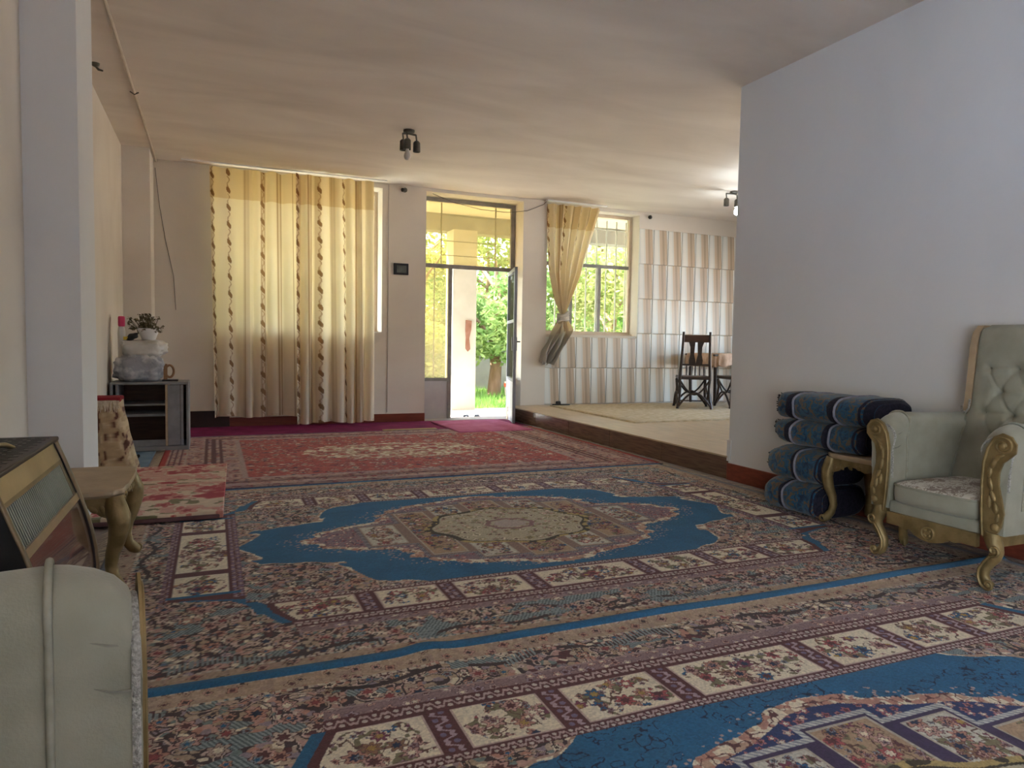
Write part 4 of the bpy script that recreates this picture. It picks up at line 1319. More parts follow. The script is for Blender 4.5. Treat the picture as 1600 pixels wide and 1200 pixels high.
def bolster(label, xc, y0, y1, z0, z1, depth, tilt, seed, bands, knob):
    """a folded mattress: soft slab along y, banded by dark cords; the far end is tucked"""
    t = thing('floor_bolster', label, 'bolster', (xc, (y0 + y1) / 2, z0), tilt, 'blue bolsters stacked by the right wall')
    L, hh, hd = (y1 - y0) / 2, (z1 - z0) / 2, depth / 2
    ny, seg = 44, 36
    def sec(f, grow=0.0):
        y = -L + 2 * L * f
        e = 1.0
        if f > 0.84:
            e = 1 - 0.38 * ((f - 0.84) / 0.16) ** 2
        if f < 0.08:
            e = 1 - 0.30 * ((0.08 - f) / 0.08) ** 2
        for b in bands:
            e -= 0.03 * math.exp(-((f - b) / 0.022) ** 2)
        e += 0.02 * math.sin(f * 17 + seed)
        ring = []
        for i in range(seg):
            a = 2 * PI * i / seg
            c, s = math.cos(a), math.sin(a)
            px = hd * (abs(c) ** 0.62) * (1 if c > 0 else -1)
            pz = hh * (abs(s) ** 0.70) * (1 if s > 0 else -1)
            wob = 1 + 0.025 * math.sin(3 * a + seed * 2 + f * 6) + 0.012 * math.sin(7 * a + f * 21 + seed)
            k = e * wob + grow
            z = hh + pz * (k if pz > 0 else min(k, 1.0))
            ring.append((px * k, y + 0.02 * math.sin(2 * a + seed) * (f > 0.9), max(z, 0.002)))
        return ring
    body = MB().loft([sec(i / (ny - 1)) for i in range(ny)]).build('body', M['brocade'], t, 70)
    for b in bands:
        r = sec(b, 0.035)
        MB().tube(r + [r[0]], 0.0075, 6, False).build('cord', M['greycord'], t, 70)
        r = sec(b + 0.035, 0.03)
        rr = sec(b + 0.07, 0.02)
        bandm = MB().loft([sec(b + 0.015, 0.012), sec(b + 0.03, 0.03), sec(b + 0.06, 0.03), sec(b + 0.078, 0.012)], caps=False)
        bandm.build('dark_fringe_band', M['navycord'], t, 70)
    MB().loft([sec(0.0, 0.012), sec(0.03, 0.012), sec(0.07, 0.012)], caps=False).add([(p[0], p[1] - 0.004, p[2]) for p in sec(0.0, 0.012)], [tuple(range(seg))]).build('shaded_end', M['navycord'], t, 60)  # near end coloured dark to stand for the shade under the side table
    ends = MB()
    rg = sec(0.985, 0.02)
    for i, p in enumerate(rg * 8):
        p = Vector(p) + Vector((random.uniform(-.01, .01), random.uniform(-.03, .004), random.uniform(-.004, .004)))
        q = p + Vector((random.uniform(-.008, .008), random.uniform(-.006, .012), random.uniform(-.002, .009)))
        ends.tube([p, q], [0.004, 0.0015], 4)
    tag(ends.build('shaggy_edge', M['navycord'], t), kind='stuff')
    return t
bolster('blue brocade bolster lying on the rug, bottom of the stack', 3.595, 3.17, 3.64, 0.014, 0.225, 0.46, 0.0, 1.0, [0.55], 0)
bolster('second blue brocade bolster up from the floor', 3.595, 3.16, 3.62, 0.220, 0.435, 0.44, 0.02, 2.2, [0.42], 0)
bolster('third blue brocade bolster up from the floor, above the side table', 3.60, 2.90, 3.60, 0.448, 0.620, 0.42, 0.015, 3.1, [0.30, 0.72], 0)
bolster('blue brocade bolster lying on top of the stack', 3.60, 2.84, 3.62, 0.612, 0.790, 0.42, -0.02, 4.7, [0.28, 0.72], 0)

# ------------------------------------------------------------------ gas heater by the left wall
def grille_material():
    t = NT('heater_grille_back')
    p = t.n('ShaderNodeBsdfPrincipled')
    p.inputs['Base Color'].default_value = (0.012, 0.022, 0.018, 1)
    p.inputs['Roughness'].default_value = 0.5
    t.l(p.outputs[0], t.out.inputs[0])
    return t.m
heater = thing('gas_heater', 'brown and gold gas heater along the left wall behind the near armchair', 'heater', (0, 0, 0))
HY0, HY1 = 2.16, 3.0
M['enamel'] = mat('wine_brown_enamel', (0.045, 0.014, 0.012), (0.085, 0.030, 0.022), 5, 0.16, stretch=(1, 8, 1), spec=0.6, coat=0.5)
M['bronze'] = mat('champagne_metal', (0.34, 0.255, 0.15), (0.44, 0.34, 0.21), 6, 0.32, metal=0.6)
M['bronze_dk'] = mat('dark_bronze_trim', (0.16, 0.12, 0.07), (0.22, 0.165, 0.10), 8, 0.35, metal=0.6)
prof = [(-0.540, 0.690), (-0.528, 0.660), (-0.512, 0.618), (-0.492, 0.560), (-0.472, 0.505), (-0.456, 0.455), (-0.440, 0.400), (-0.427, 0.345), (-0.416, 0.280), (-0.411, 0.215), (-0.413, 0.170), (-0.425, 0.140)]
def hp(k):
    i = int(k)
    f = k - i
    a, b = prof[i], prof[min(i + 1, len(prof) - 1)]
    return (a[0] + (b[0] - a[0]) * f, a[1] + (b[1] - a[1]) * f)
def hstrip(k0, k1, y0, y1, th=0.012, proud=0.0, n=8):
    secs = []
    for y in (y0, y1):
        pts = [hp(k0 + (k1 - k0) * i / n) for i in range(n + 1)]
        ring = [(x + proud, y, z + proud * 0.3) for x, z in pts] + [(x - th, y, z - th * 0.3) for x, z in pts[::-1]]
        secs.append(ring)
    return MB().loft(secs)
body_out = [(-0.84, 0.10), (-0.84, 0.685)] + [(x - 0.016, z - 0.004) for x, z in prof] + [(-0.45, 0.10)]
MB().prism(body_out, 'y', HY0 + 0.012, HY1 - 0.012).build('body', M['black'], heater, 30)
hstrip(0.0, 1.9, HY0 + 0.02, HY1 - 0.02).build('upper_band', M['bronze'], heater, 40)
hstrip(4.2, 4.7, HY0 + 0.02, HY1 - 0.02, 0.012, 0.004, 3).build('chrome_strip', M['bronze'], heater, 40)
hstrip(4.7, 10.8, HY0 + 0.02, HY1 - 0.02, n=12).build('front_panel', M['enamel'], heater, 50)
gr = hstrip(1.9, 4.2, HY0 + 0.03, HY1 - 0.03, 0.006, -0.012).build('grille', grille_material(), heater, 40)
hstrip(1.9, 2.15, HY0 + 0.02, HY1 - 0.02, 0.012, 0.0, 2).build('grille_border', M['bronze_dk'], gr)
for a, b in ((HY0 + 0.02, HY0 + 0.06), (HY1 - 0.06, HY1 - 0.02)):
    hstrip(2.15, 4.2, a, b, 0.012, 0.0, 6).build('grille_border', M['bronze_dk'], gr)
M['wire'] = mat('grille_wire', (0.36, 0.38, 0.30), (0.42, 0.44, 0.36), 10, 0.4)
for y in np.arange(HY0 + 0.072, HY1 - 0.06, 0.0195):
    pts = [hp(2.1 + 2.15 * i / 4) for i in range(5)]
    MB().tube([(x - 0.003, y, z) for x, z in pts], 0.0020, 4).build('grille_wire', M['wire'], gr)
for (a, b) in ((HY0, HY0 + 0.02), (HY1 - 0.02, HY1)):
    secs = []
    for y in (a, b):
        secs.append([(-0.845, y, 0.10), (-0.845, y, 0.692)] + [(x + 0.004, y, z + 0.003) for x, z in prof] + [(-0.44, y, 0.10)])
    cap = MB().loft(secs).build('end_cap', M['black'], heater, 30)
    ym = (a + b) / 2
    MB().tube([(x + 0.004, ym, z + 0.003) for x, z in prof], 0.010, 7).build('edge_trim', M['bronze_dk'], cap, 60)
top = MB().rbox(-0.85, -0.522, HY0 - 0.004, HY1 + 0.004, 0.688, 0.704, 0.005, 2).build('top_plate', mat('dark_brown_plate', (0.035, 0.022, 0.018), (0.055, 0.036, 0.028), 8, 0.4), heater)
slot = MB().box(-0.022, 0.022, -0.008, 0.008, 0.0, 0.0012).mesh('vent_slot', M['black'])
for i in range(5):
    for j in range(25):
        o = link('vent_slot', slot, top)
        o.location = (-0.565 - i * 0.055 - (j % 2) * 0.018, HY0 + 0.045 + j * 0.0315, 0.7038)
MB().tube([(-0.70, 2.52, 0.704), (-0.67, 2.55, 0.722), (-0.635, 2.60, 0.728), (-0.61, 2.67, 0.722), (-0.60, 2.72, 0.704)], 0.008, 7).build('top_handle', M['bronze'], heater, 60)
for (x, y) in ((-0.45, HY0 + 0.05), (-0.45, HY1 - 0.02), (-0.80, HY0 + 0.05), (-0.80, HY1 - 0.05)):
    MB().box(x - 0.02, x + 0.02, y - 0.015, y + 0.015, 0.014, 0.12).build('foot', M['black'], heater)

# ------------------------------------------------------------------ cabinet with bundles on it
cx0, cx1, cy0, cy1, ch = -0.868, -0.215, 7.30, 7.76, 0.655
cab = thing('tv_cabinet', 'low grey cabinet with open brown shelves in the far left corner', 'cabinet')
cb = lambda nm, a, b, c, d, e, f, m='greyboard': MB().rbox(a, b, c, d, e, f, 0.003, 1).build(nm, M[m], cab)
cb('top_board', cx0, cx1, cy0, cy1, ch - 0.022, ch)
cb('side_board', cx0, cx0 + 0.022, cy0, cy1, 0.055, ch - 0.022)
cb('side_board', cx1 - 0.022, cx1, cy0, cy1, 0.055, ch - 0.022)
cb('bottom_board', cx0, cx1, cy0, cy1, 0.012, 0.055)
cb('back_board', cx0 + 0.022, cx1 - 0.022, cy1 - 0.012, cy1, 0.055, ch - 0.022, 'brownboard')
cb('divider', -0.415, -0.395, cy0 + 0.002, cy1 - 0.012, 0.055, ch - 0.022, 'rawedge')
cb('shelf', cx0 + 0.07, -0.415, cy0 + 0.03, cy1 - 0.012, 0.435, 0.452)
cb('shelf', cx0 + 0.07, -0.415, cy0 + 0.015, cy1 - 0.012, 0.335, 0.358)
cb('inner_side', cx0 + 0.045, cx0 + 0.068, cy0 + 0.01, cy1 - 0.012, 0.055, ch - 0.022)
cb('lower_drawer', cx0 + 0.068, -0.415, cy0 + 0.012, cy0 + 0.032, 0.056, 0.115)
cb('cupboard_door', -0.394, -0.290, cy0 - 0.004, cy0 + 0.014, 0.06, ch - 0.026)
cb('cupboard_post', -0.286, -0.262, cy0 + 0.002, cy0 + 0.02, 0.06, ch - 0.026)

def crumpled(name, label, cat, cx, cy, z0, sx, sy, sz, m, seed, flat=0.5):
    bm = bmesh.new()
    bmesh.ops.create_icosphere(bm, subdivisions=4, radius=1.0)
    from mathutils import noise
    for v in bm.verts:
        p = v.co.copy()
        n = noise.noise(p * 1.7 + Vector((seed, seed * 2, 0))) * 0.20 + abs(noise.noise(p * 3.5 + Vector((seed, 0, 3)))) * 0.22 + abs(noise.noise(p * 8)) * 0.09
        q = Vector((abs(p.x) ** 0.7 * (1 if p.x > 0 else -1), abs(p.y) ** 0.7 * (1 if p.y > 0 else -1), abs(p.z) ** 0.8 * (1 if p.z > 0 else -1))) * (1 + n)
        v.co = Vector((cx + q.x * sx, cy + q.y * sy, max(z0 + sz + q.z * sz * 1.02, z0 + 0.001)))
    return tag(MB().bm(bm).build(name, m, None, 80), label, cat)
M['bag_grey'] = mat('translucent_grey_plastic', (0.30, 0.30, 0.33), (0.60, 0.58, 0.58), 7, 0.35, bump=0.8, bscale=26, spec=0.6, lo=0.45, hi=0.58)
M['bag_white'] = mat('soft_white_plastic', (0.50, 0.48, 0.44), (0.64, 0.61, 0.57), 7, 0.35, bump=0.4, bscale=24, spec=0.5)
b1 = crumpled('plastic_bag', 'full grey plastic bag lying on the grey cabinet', 'bag', -0.640, 7.53, 0.656, 0.198, 0.17, 0.128, M['bag_grey'], 1.0)
b2 = crumpled('plastic_bag', 'white plastic bundle on top of the grey bag', 'bag', -0.600, 7.54, 0.880, 0.185, 0.15, 0.082, M['bag_white'], 5.0)
pot = thing('plant_pot', 'white pot of dried brown flowers on the white bundle', 'plant', (-0.565, 7.55, 1.045))
MB().lathe([(0.050, 0.0), (0.058, 0.004), (0.085, 0.075), (0.098, 0.105), (0.098, 0.112), (0.088, 0.110), (0.075, 0.085)], seg=20).build('pot', M['white'], pot, 50)
M['dryleaf'] = mat('dried_petals', (0.10, 0.085, 0.04), (0.22, 0.17, 0.10), 30, 0.9)
M['drystem'] = mat('dry_stems', (0.09, 0.08, 0.04), (0.13, 0.11, 0.06), 30, 0.9)
st, fl = MB(), MB()
for i in range(80):
    a, r = random.uniform(0, 2 * PI), random.uniform(0.02, 0.15)
    tip = Vector((r * math.cos(a) - 0.03, r * math.sin(a), 0.12 + random.uniform(0.0, 0.14) - r * 0.35))
    st.tube([(0.02 * math.cos(a), 0.02 * math.sin(a), 0.08), (tip.x * 0.6, tip.y * 0.6, 0.11), tip], 0.002, 4)
    for k in range(6):
        R = Matrix.Rotation(random.uniform(0, 6.28), 3, Vector((random.random() - .5, random.random() - .5, random.random())).normalized())
        c = tip + Vector((random.uniform(-.014, .014), random.uniform(-.014, .014), random.uniform(-.01, .014)))
        s = random.uniform(0.010, 0.018)
        fl.add([c + R @ Vector(p) for p in ((-s, 0, 0), (0, -s * .6, s * .2), (s, 0, 0), (0, s * .6, s * .2))], [(0, 1, 2, 3)])
tag(st.build('stems', M['drystem'], pot), kind='stuff')
tag(fl.build('dried_flowers', M['dryleaf'], pot), kind='stuff')
btl = thing('spray_bottle', 'white bottle with a pink cap at the wall end of the cabinet', 'bottle', (-0.800, 7.63, 0.656))
MB().lathe([(0.030, 0.0), (0.033, 0.01), (0.033, 0.46), (0.028, 0.50), (0.020, 0.52)], seg=16).build('bottle_body', M['white'], btl, 50)
MB().lathe([(0.024, 0.515), (0.030, 0.525), (0.030, 0.60), (0.024, 0.612)], seg=16).build('cap', mat('pink_cap', (0.75, 0.05, 0.16), (0.8, 0.08, 0.2), 10, 0.4), btl, 50)
pou = thing('black_pouch', 'small crumpled black bag beside the pot of dried flowers', 'bag', (0, 0, 0))
bm = bmesh.new()
bmesh.ops.create_icosphere(bm, subdivisions=3, radius=1.0)
for v in bm.verts:
    q = v.co * (1 + 0.25 * math.sin(v.co.x * 5 + v.co.z * 4) * 0.5)
    v.co = Vector((-0.70 + q.x * 0.055, 7.50 + q.y * 0.04, 1.075 + q.z * 0.035 + q.x * 0.02))
MB().bm(bm).build('body', M['black'], pou, 80)
MB().box(-0.77, -0.735, 7.47, 7.49, 1.045, 1.075).build('yellow_tag', mat('yellow_tag', (0.6, 0.42, 0.04), (0.65, 0.46, 0.06), 10, 0.5), pou)
wd_ = thing('wooden_ornament', 'small brown wooden ring ornament on a dark base, on the cabinet edge', 'ornament', (-0.385, 7.50, 0.656))
M['wood'] = mat('warm_brown_wood', (0.24, 0.12, 0.05), (0.32, 0.17, 0.08), 12, 0.5, stretch=(1, 1, 5))
MB().rbox(-0.065, 0.075, -0.05, 0.05, 0.0, 0.016, 0.005, 2).build('base', M['black'], wd_)
MB().tube([(0.0 + 0.036 * math.cos(a), 0, 0.095 + 0.058 * math.sin(a)) for a in np.linspace(0, 2 * PI, 24)], 0.011, 7, False).build('ring', M['wood'], wd_, 60)
MB().box(-0.052, -0.020, -0.03, 0.03, 0.016, 0.165).build('upright', M['wood'], wd_)
cab_loop = MB().tube([(-0.615 + 0.045 * math.cos(a), 6.46 + 0.05 * math.sin(a), 0.022 + 0.05 * (1 + math.cos(a * 0.5 + 1))) for a in np.linspace(0, 1.7 * PI, 22)], 0.014, 7)
tag(cab_loop.build('cable_loop', M['black'], None, 60), 'black curled hose end on the pale blue mat', 'hose')

# folded rug leaning upright at the left wall
def rugback(x, z):
    C = np.zeros(x.shape + (3,))
    full = np.ones(x.shape, bool)
    put(C, full, (0.50, 0.37, 0.22))
    n = fbm(x * 46, z * 13, 6, 3)
    put(C, n > 0.57, (0.40, 0.25, 0.16))
    put(C, n > 0.62, (0.14, 0.06, 0.04))
    put(C, n < 0.34, (0.60, 0.47, 0.30))
    put(C, (z > 0.525 + 0.012 * np.sin(x * 80)), (0.55, 0.43, 0.28))
    return C * (0.9 + 0.25 * fbm(x * 60, z * 60, 2, 1))[..., None]
lean_ = thing('folded_rug', 'beige-backed folded rug with a red edge leaning upright at the left wall', 'rug')
nz_, seg = 90, 64
ring_p, ring_c = [], []
for i in range(nz_):
    f = i / (nz_ - 1)
    z = 0.012 + 0.565 * f
    cxm = -0.700 - 0.066 * f - 0.006 * math.sin(f * 3)
    hwx = 0.150 - 0.054 * f + 0.002 * math.sin(f * 21)
    row, rc = [], []
    for j in range(seg + 1):
        a = 2 * PI * j / seg
        c, s = math.cos(a), math.sin(a)
        xx = cxm + hwx * (abs(c) ** 0.5) * (1 if c > 0 else -1)
        yy2 = 6.36 + 0.13 * (abs(s) ** 0.6) * (1 if s > 0 else -1) + 0.006 * math.sin(xx * 70 + z * 40)
        row.append((xx, yy2, z + 0.02 * (xx - cxm) * 0))
        rc.append((xx, z))
    ring_p.append(row)
    ring_c.append(rc)
Pn, Cn = np.array(ring_p), np.array(ring_c)
link('rug_body', grid_mesh('rug_body', Pn, rugback(Cn[..., 0], Cn[..., 1]), M['pile']), lean_)
MB().rbox(-0.865, -0.668, 6.235, 6.485, 0.560, 0.600, 0.015, 3).build('red_edge', felt('crimson_binding', (0.20, 0.012, 0.02), (0.28, 0.02, 0.03)), lean_, 50)
fr_ = MB()
for i in range(30):
    x = -0.86 + i * 0.0063
    fr_.tube([(x, 6.228, 0.575), (x + random.uniform(-.006, .006), 6.222, 0.545), (x + random.uniform(-.01, .01), 6.220, 0.50 + random.uniform(-.02, .02))], [0.004, 0.004, 0.002], 4)
tag(fr_.build('fringe', M['fringe'], lean_), kind='stuff')

# ------------------------------------------------------------------ dining chairs and table
def make_dining_chair():
    t = thing('dining_chair', 'x', 'chair', group='dark carved dining chairs')
    w, d, sh = 0.205, 0.205, 0.455
    for s in (-1, 1):
        MB().tube([(s * w, -d, 0.40), (s * (w - 0.002), -d - 0.005, 0.50), (s * (w - 0.012), -d - 0.012, 0.66), (s * (w - 0.02), -d - 0.05, 0.86), (s * (w - 0.025), -d - 0.075, 1.075)], [0.022, 0.022, 0.020, 0.018, 0.016], 8).build('back_post', M['darkwood'], t, 50)
    MB().loft([[(x, -d - 0.07 + 0.02 * (1 - (x / w) ** 2) - (z - 0.97) * 0.1, z) for z in (0.93, 1.03)] + [(x, -d - 0.045 + 0.02 * (1 - (x / w) ** 2) - (z - 0.97) * 0.1, z) for z in (1.03, 0.93)] for x in np.linspace(-w + 0.03, w - 0.03, 7)]).build('top_rail', M['brownboard'], t, 30)
    for s in (-1, 1):
        MB().loft([[(s * c - hw2, -d - 0.012 - (z - 0.5) * 0.10, z), (s * c + hw2, -d - 0.012 - (z - 0.5) * 0.10, z), (s * c + hw2, -d + 0.008 - (z - 0.5) * 0.10, z), (s * c - hw2, -d + 0.008 - (z - 0.5) * 0.10, z)] for z, c, hw2 in ((0.62, 0.045, 0.046), (0.68, 0.050, 0.044), (0.76, 0.052, 0.026), (0.86, 0.05, 0.030), (0.94, 0.06, 0.045))]).build('splat', M['darkwood'], t, 30)
    MB().box(-w + 0.02, w - 0.02, -d - 0.020, -d + 0.006, 0.605, 0.630).build('lower_rail', M['darkwood'], t)
    for x in (-0.12, -0.06, 0.0, 0.06, 0.12):
        MB().tube([(x, -d - 0.004, 0.47), (x, -d - 0.006, 0.54), (x, -d - 0.008, 0.61)], [0.009, 0.013, 0.009], 6).build('spindle', M['darkwood'], t, 50)
    MB().rbox(-w - 0.015, w + 0.015, -d - 0.015, d + 0.02, sh - 0.045, sh, 0.012, 2).build('seat', M['darkwood'], t)
    # four sides of crossing bent-wood bows
    def bow(p0, p1, z0, zm, n=16, r=0.015, up=1):
        return [(p0[0] + (p1[0] - p0[0]) * i / n, p0[1] + (p1[1] - p0[1]) * i / n, z0 + (zm - z0) * math.sin(PI * i / n)) for i in range(n + 1)]
    cs = [(-w, -d), (w, -d), (w, d), (-w, d)]
    for i in range(4):
        a, b = cs[i], cs[(i + 1) % 4]
        MB().tube(bow(a, b, sh - 0.05, 0.20), 0.013, 7).build('seat_bow', M['darkwood'], t, 60)
        ao, bo = (a[0] * 1.12, a[1] * 1.12), (b[0] * 1.12, b[1] * 1.12)
        MB().tube(bow(ao, bo, 0.02, 0.225), 0.015, 7).build('leg_bow', M['darkwood'], t, 60)
    for c in cs:
        MB().tube([(c[0], c[1], sh - 0.05), (c[0] * 0.96, c[1] * 0.96, 0.28), (c[0] * 1.0, c[1] * 1.0, 0.14), (c[0] * 1.14, c[1] * 1.14, 0.0)], [0.020, 0.018, 0.018, 0.020], 8).build('leg', M['darkwood'], t, 50)
    MB().tube([(-w * 1.05, 0, 0.10), (w * 1.05, 0, 0.10)], 0.009, 6).build('stretcher', M['darkwood'], t)
    return t
dc = make_dining_chair()
dc.location = (6.30, 8.20, HS + 0.014)
dc.rotation_euler = (0, 0, math.radians(-30))
dc['label'] = 'dark carved dining chair with its back to the room, left of the table'
dc2 = copy_tree(dc)
dc2.location = (7.02, 8.10, HS + 0.014)
dc2.rotation_euler = (0, 0, math.radians(78))
dc2.scale = (1.0, 1.0, 1.0)
dc2['label'] = 'dark carved dining chair half hidden by the wall corner'
dt = thing('dining_table', 'dining table under a peach cloth at the tiled wall', 'table', (7.45, 8.80, HS + 0.014))
M['peach'] = mat('peach_tablecloth', (0.50, 0.33, 0.22), (0.66, 0.48, 0.36), 12, 0.85, bump=0.4, bscale=20)
MB().rbox(-0.58, 0.58, -0.36, 0.36, 0.735, 0.765, 0.008, 2).build('table_top', M['darkwood'], dt)
for sx in (-1, 1):
    for sy in (-1, 1):
        MB().tube([(sx * 0.50, sy * 0.29, 0.735), (sx * 0.51, sy * 0.30, 0.40), (sx * 0.50, sy * 0.29, 0.0)], [0.035, 0.028, 0.022], 8).build('leg', M['darkwood'], dt, 50)
secs = []
N = 96
def cloth_ring(k, z, wav):
    r = []
    for i in range(N):
        a = 2 * PI * i / N
        c, s = math.cos(a), math.sin(a)
        r.append(((0.592 + 0) * k * (abs(c) ** 0.25) * (1 if c > 0 else -1) + wav * math.sin(i * 1.3) * c, 0.372 * k * (abs(s) ** 0.25) * (1 if s > 0 else -1) + wav * math.sin(i * 1.3) * s, z + wav * 1.2 * math.sin(i * 0.9)))
    return r
tc_ = MB().loft([cloth_ring(1.035, 0.585, 0.016), cloth_ring(1.03, 0.66, 0.012), cloth_ring(1.012, 0.75, 0.004), cloth_ring(1.0, 0.772, 0.0), cloth_ring(0.5, 0.775, 0.002), cloth_ring(0.02, 0.776, 0.0)])
tco = tc_.build('tablecloth', M['peach'], None, 70)
tco.location = (7.45, 8.80, HS + 0.014)
tag(tco, 'peach cloth draped over the dining table', 'tablecloth')

# ------------------------------------------------------------------ small fittings
def spot_lamp(label, x, y, heads, lit):
    t = thing('ceiling_spotlight', label, 'lamp', (x, y, H), 0, None)
    m = M['lampmetal']
    MB().lathe([(0.055, -0.001), (0.055, -0.018), (0.040, -0.028), (0.010, -0.030)], seg=18).build('ceiling_plate', m, t, 50)
    MB().tube([(heads[0][0], heads[0][1], -0.040), (0, 0, -0.034), (heads[-1][0], heads[-1][1], -0.040)], 0.010, 8).build('arm', m, t, 50)
    for (hx, hy, on) in heads:
        hd = MB().tube([(hx, hy, -0.036), (hx + 0.006, hy, -0.085), (hx + 0.008, hy, -0.100)], 0.008, 7).build('swivel', m, t, 50)
        MB().lathe([(0.018, -0.095), (0.034, -0.112), (0.036, -0.200), (0.031, -0.200), (0.028, -0.130)], (hx + 0.008, hy, 0), 16).build('shade', m, hd, 50)
        if on is not None:
            MB().lathe([(0.012, -0.19), (0.020, -0.215), (0.033, -0.250), (0.034, -0.270), (0.026, -0.292), (0.010, -0.302)], (hx + 0.008, hy, 0), 16).build('bulb', M['bulb_on'] if on else M['bulb_off'], hd, 60)
    return t
M['lampmetal'] = mat('dark_lamp_metal', (0.10, 0.09, 0.075), (0.14, 0.13, 0.11), 12, 0.4, metal=0.5)
M['bulb_off'] = mat('frosted_bulb', (0.55, 0.50, 0.44), (0.6, 0.55, 0.5), 10, 0.3)
M['bulb_on'] = mat('glowing_bulb', (0.9, 0.95, 1.0), None, 5, 0.4, emit=(0.80, 0.92, 1.0), emit_s=28.0)
spot_lamp('unlit three-headed spotlight on the ceiling near the middle of the room', 1.765, 6.80, [(-0.062, 0.0, None), (-0.035, -0.05, False), (0.070, 0.0, None)], False)
spot_lamp('lit spotlight with a glowing bulb on the ceiling over the dining platform', 6.33, 7.50, [(-0.13, 0.0, None), (0.045, 0.0, True)], True)
spot_lamp('further lit spotlight on the ceiling over the platform, half behind the wall corner', 5.92, 6.70, [(-0.085, 0.0, True), (0.10, 0.0, None)], True)

plq = thing('wall_plaque', 'small dark square wall panel left of the garden door', 'panel', (2.29, YB, 2.03))
MB().rbox(-0.10, 0.10, -0.022, 0.0, -0.075, 0.075, 0.006, 2).build('case', M['black'], plq)
MB().box(-0.060, 0.070, -0.026, -0.021, -0.050, 0.045).build('screen', mat('grey_green_screen', (0.07, 0.08, 0.07), (0.16, 0.17, 0.15), 8, 0.25), plq)
for nm, x, z, lab in (('wall_spotlight', 2.335, 3.062, 'little dark fitting near the ceiling above the wall panel'), ('wall_spotlight', 6.215, 3.055, 'little black fitting near the ceiling above the tiles')):
    yw = YB if x < 4 else YT
    f = thing(nm, lab, 'fitting', (x, yw, z))
    MB().lathe([(0.030, 0.0), (0.030, 0.02), (0.012, 0.024)], seg=14).build('base', M['lampmetal'], f, 50)
    f.children[0].rotation_euler = (PI / 2, 0, 0)
    MB().tube([(0, -0.022, 0), (-0.02, -0.05, -0.006), (-0.05, -0.065, -0.012)], [0.018, 0.022, 0.026], 10).build('head', M['black'], f, 50)
hk = thing('ceiling_hook', 'dark hook in the ceiling beside the left pillar', 'hook', (-0.800, 6.22, H))
MB().lathe([(0.030, 0.0), (0.026, -0.02), (0.008, -0.03)], seg=12).build('base', M['lampmetal'], hk, 50)
MB().tube([(0, 0, -0.02), (0.02, 0, -0.045), (0.05, 0, -0.05)], [0.010, 0.009, 0.006], 7).build('hook', M['lampmetal'], hk, 50)

cond = thing('ceiling_conduit', 'thin pale cable conduit along the ceiling at the left', 'conduit')
MB().tube([(-0.592, YREAR + 0.1, H - 0.010), (-0.592, 8.62, H - 0.010), (-0.592, 9.10, H - 0.012), (-0.592, 9.165, H - 0.03)], 0.011, 8).build('pipe', mat('cream_conduit', (0.58, 0.50, 0.40), (0.64, 0.56, 0.46), 10, 0.5), cond, 50)
MB().tube([(-0.625, 6.78, H - 0.004), (-0.592, 6.78, H - 0.024), (-0.560, 6.78, H - 0.004)], 0.006, 6).build('clip', M['lampmetal'], cond, 50)
w1 = MB().tube([(-0.60, 9.165, 3.02), (-0.56, 9.18, 2.6), (-0.50, 9.18, 2.2), (-0.42, 9.18, 1.8), (-0.40, 9.18, 1.4)], 0.003, 5)
tag(w1.build('wall_wire', M['lampmetal']), 'thin loose wire down the back wall by the corner pillar', 'wire')
w2_ = MB().tube([(2.12, YB - 0.006, 3.11), (2.12, YB - 0.006, 2.0), (2.118, YB - 0.006, 0.14)], 0.0045, 5)
tag(w2_.build('wall_wire', mat('pale_wire', (0.36, 0.32, 0.28), (0.42, 0.37, 0.33), 10, 0.6)), 'pale wire running straight down the wall beside the curtained window', 'wire')
w3 = MB().tube([(2.72, YB + 0.02, 3.06), (3.0, YB - 0.01, 2.965), (3.4, YB - 0.012, 2.905), (3.8, YB - 0.012, 2.90), (4.1, YB - 0.012, 2.95), (4.35, YB - 0.01, 3.06), (4.40, YB - 0.01, 3.11)], 0.004, 5)
tag(w3.build('hanging_wire', M['lampmetal']), 'thin cable sagging across the top of the garden door', 'wire')

def sandal(name, label, loc, rz, m):
    t = thing(name, label, 'sandal', loc, rz)
    o = []
    for i in range(24):
        a = 2 * PI * i / 24
        o.append((0.13 * math.cos(a), (0.044 - 0.010 * math.cos(a + 0.6)) * math.sin(a)))
    MB().loft([[(x, y, 0.0) for x, y in o], [(x * 1.02, y * 1.03, 0.012) for x, y in o], [(x * 0.98, y * 0.98, 0.026) for x, y in o]]).build('sole', m, t, 50)
    MB().loft([[(0.015 + 0.035 * k + 0.004 * j, 0.046 * math.cos(a), 0.024 + 0.045 * math.sin(a) + 0.001 * j) for a in np.linspace(0, PI, 10)] for k in np.linspace(0, 1.6, 4) for j in (0,)], closed=False).build('strap', m, t, 60)
    return t
M['greyrub'] = mat('grey_rubber', (0.13, 0.14, 0.17), (0.2, 0.21, 0.24), 12, 0.6)
sandal('sandal', 'grey sandal on the white step just outside the open door, nearer the side light', (3.36, 9.66, -0.045), 0.3, M['greyrub'])
sandal('sandal', 'grey sandal on the white step just outside the open door, nearer the hinge', (3.52, 9.64, -0.045), 0.1, M['greyrub'])
sandal('sandal', 'black sandal on the platform at the foot of the tiles', (4.60, 8.98, HS + 0.002), 2.9, M['black'])
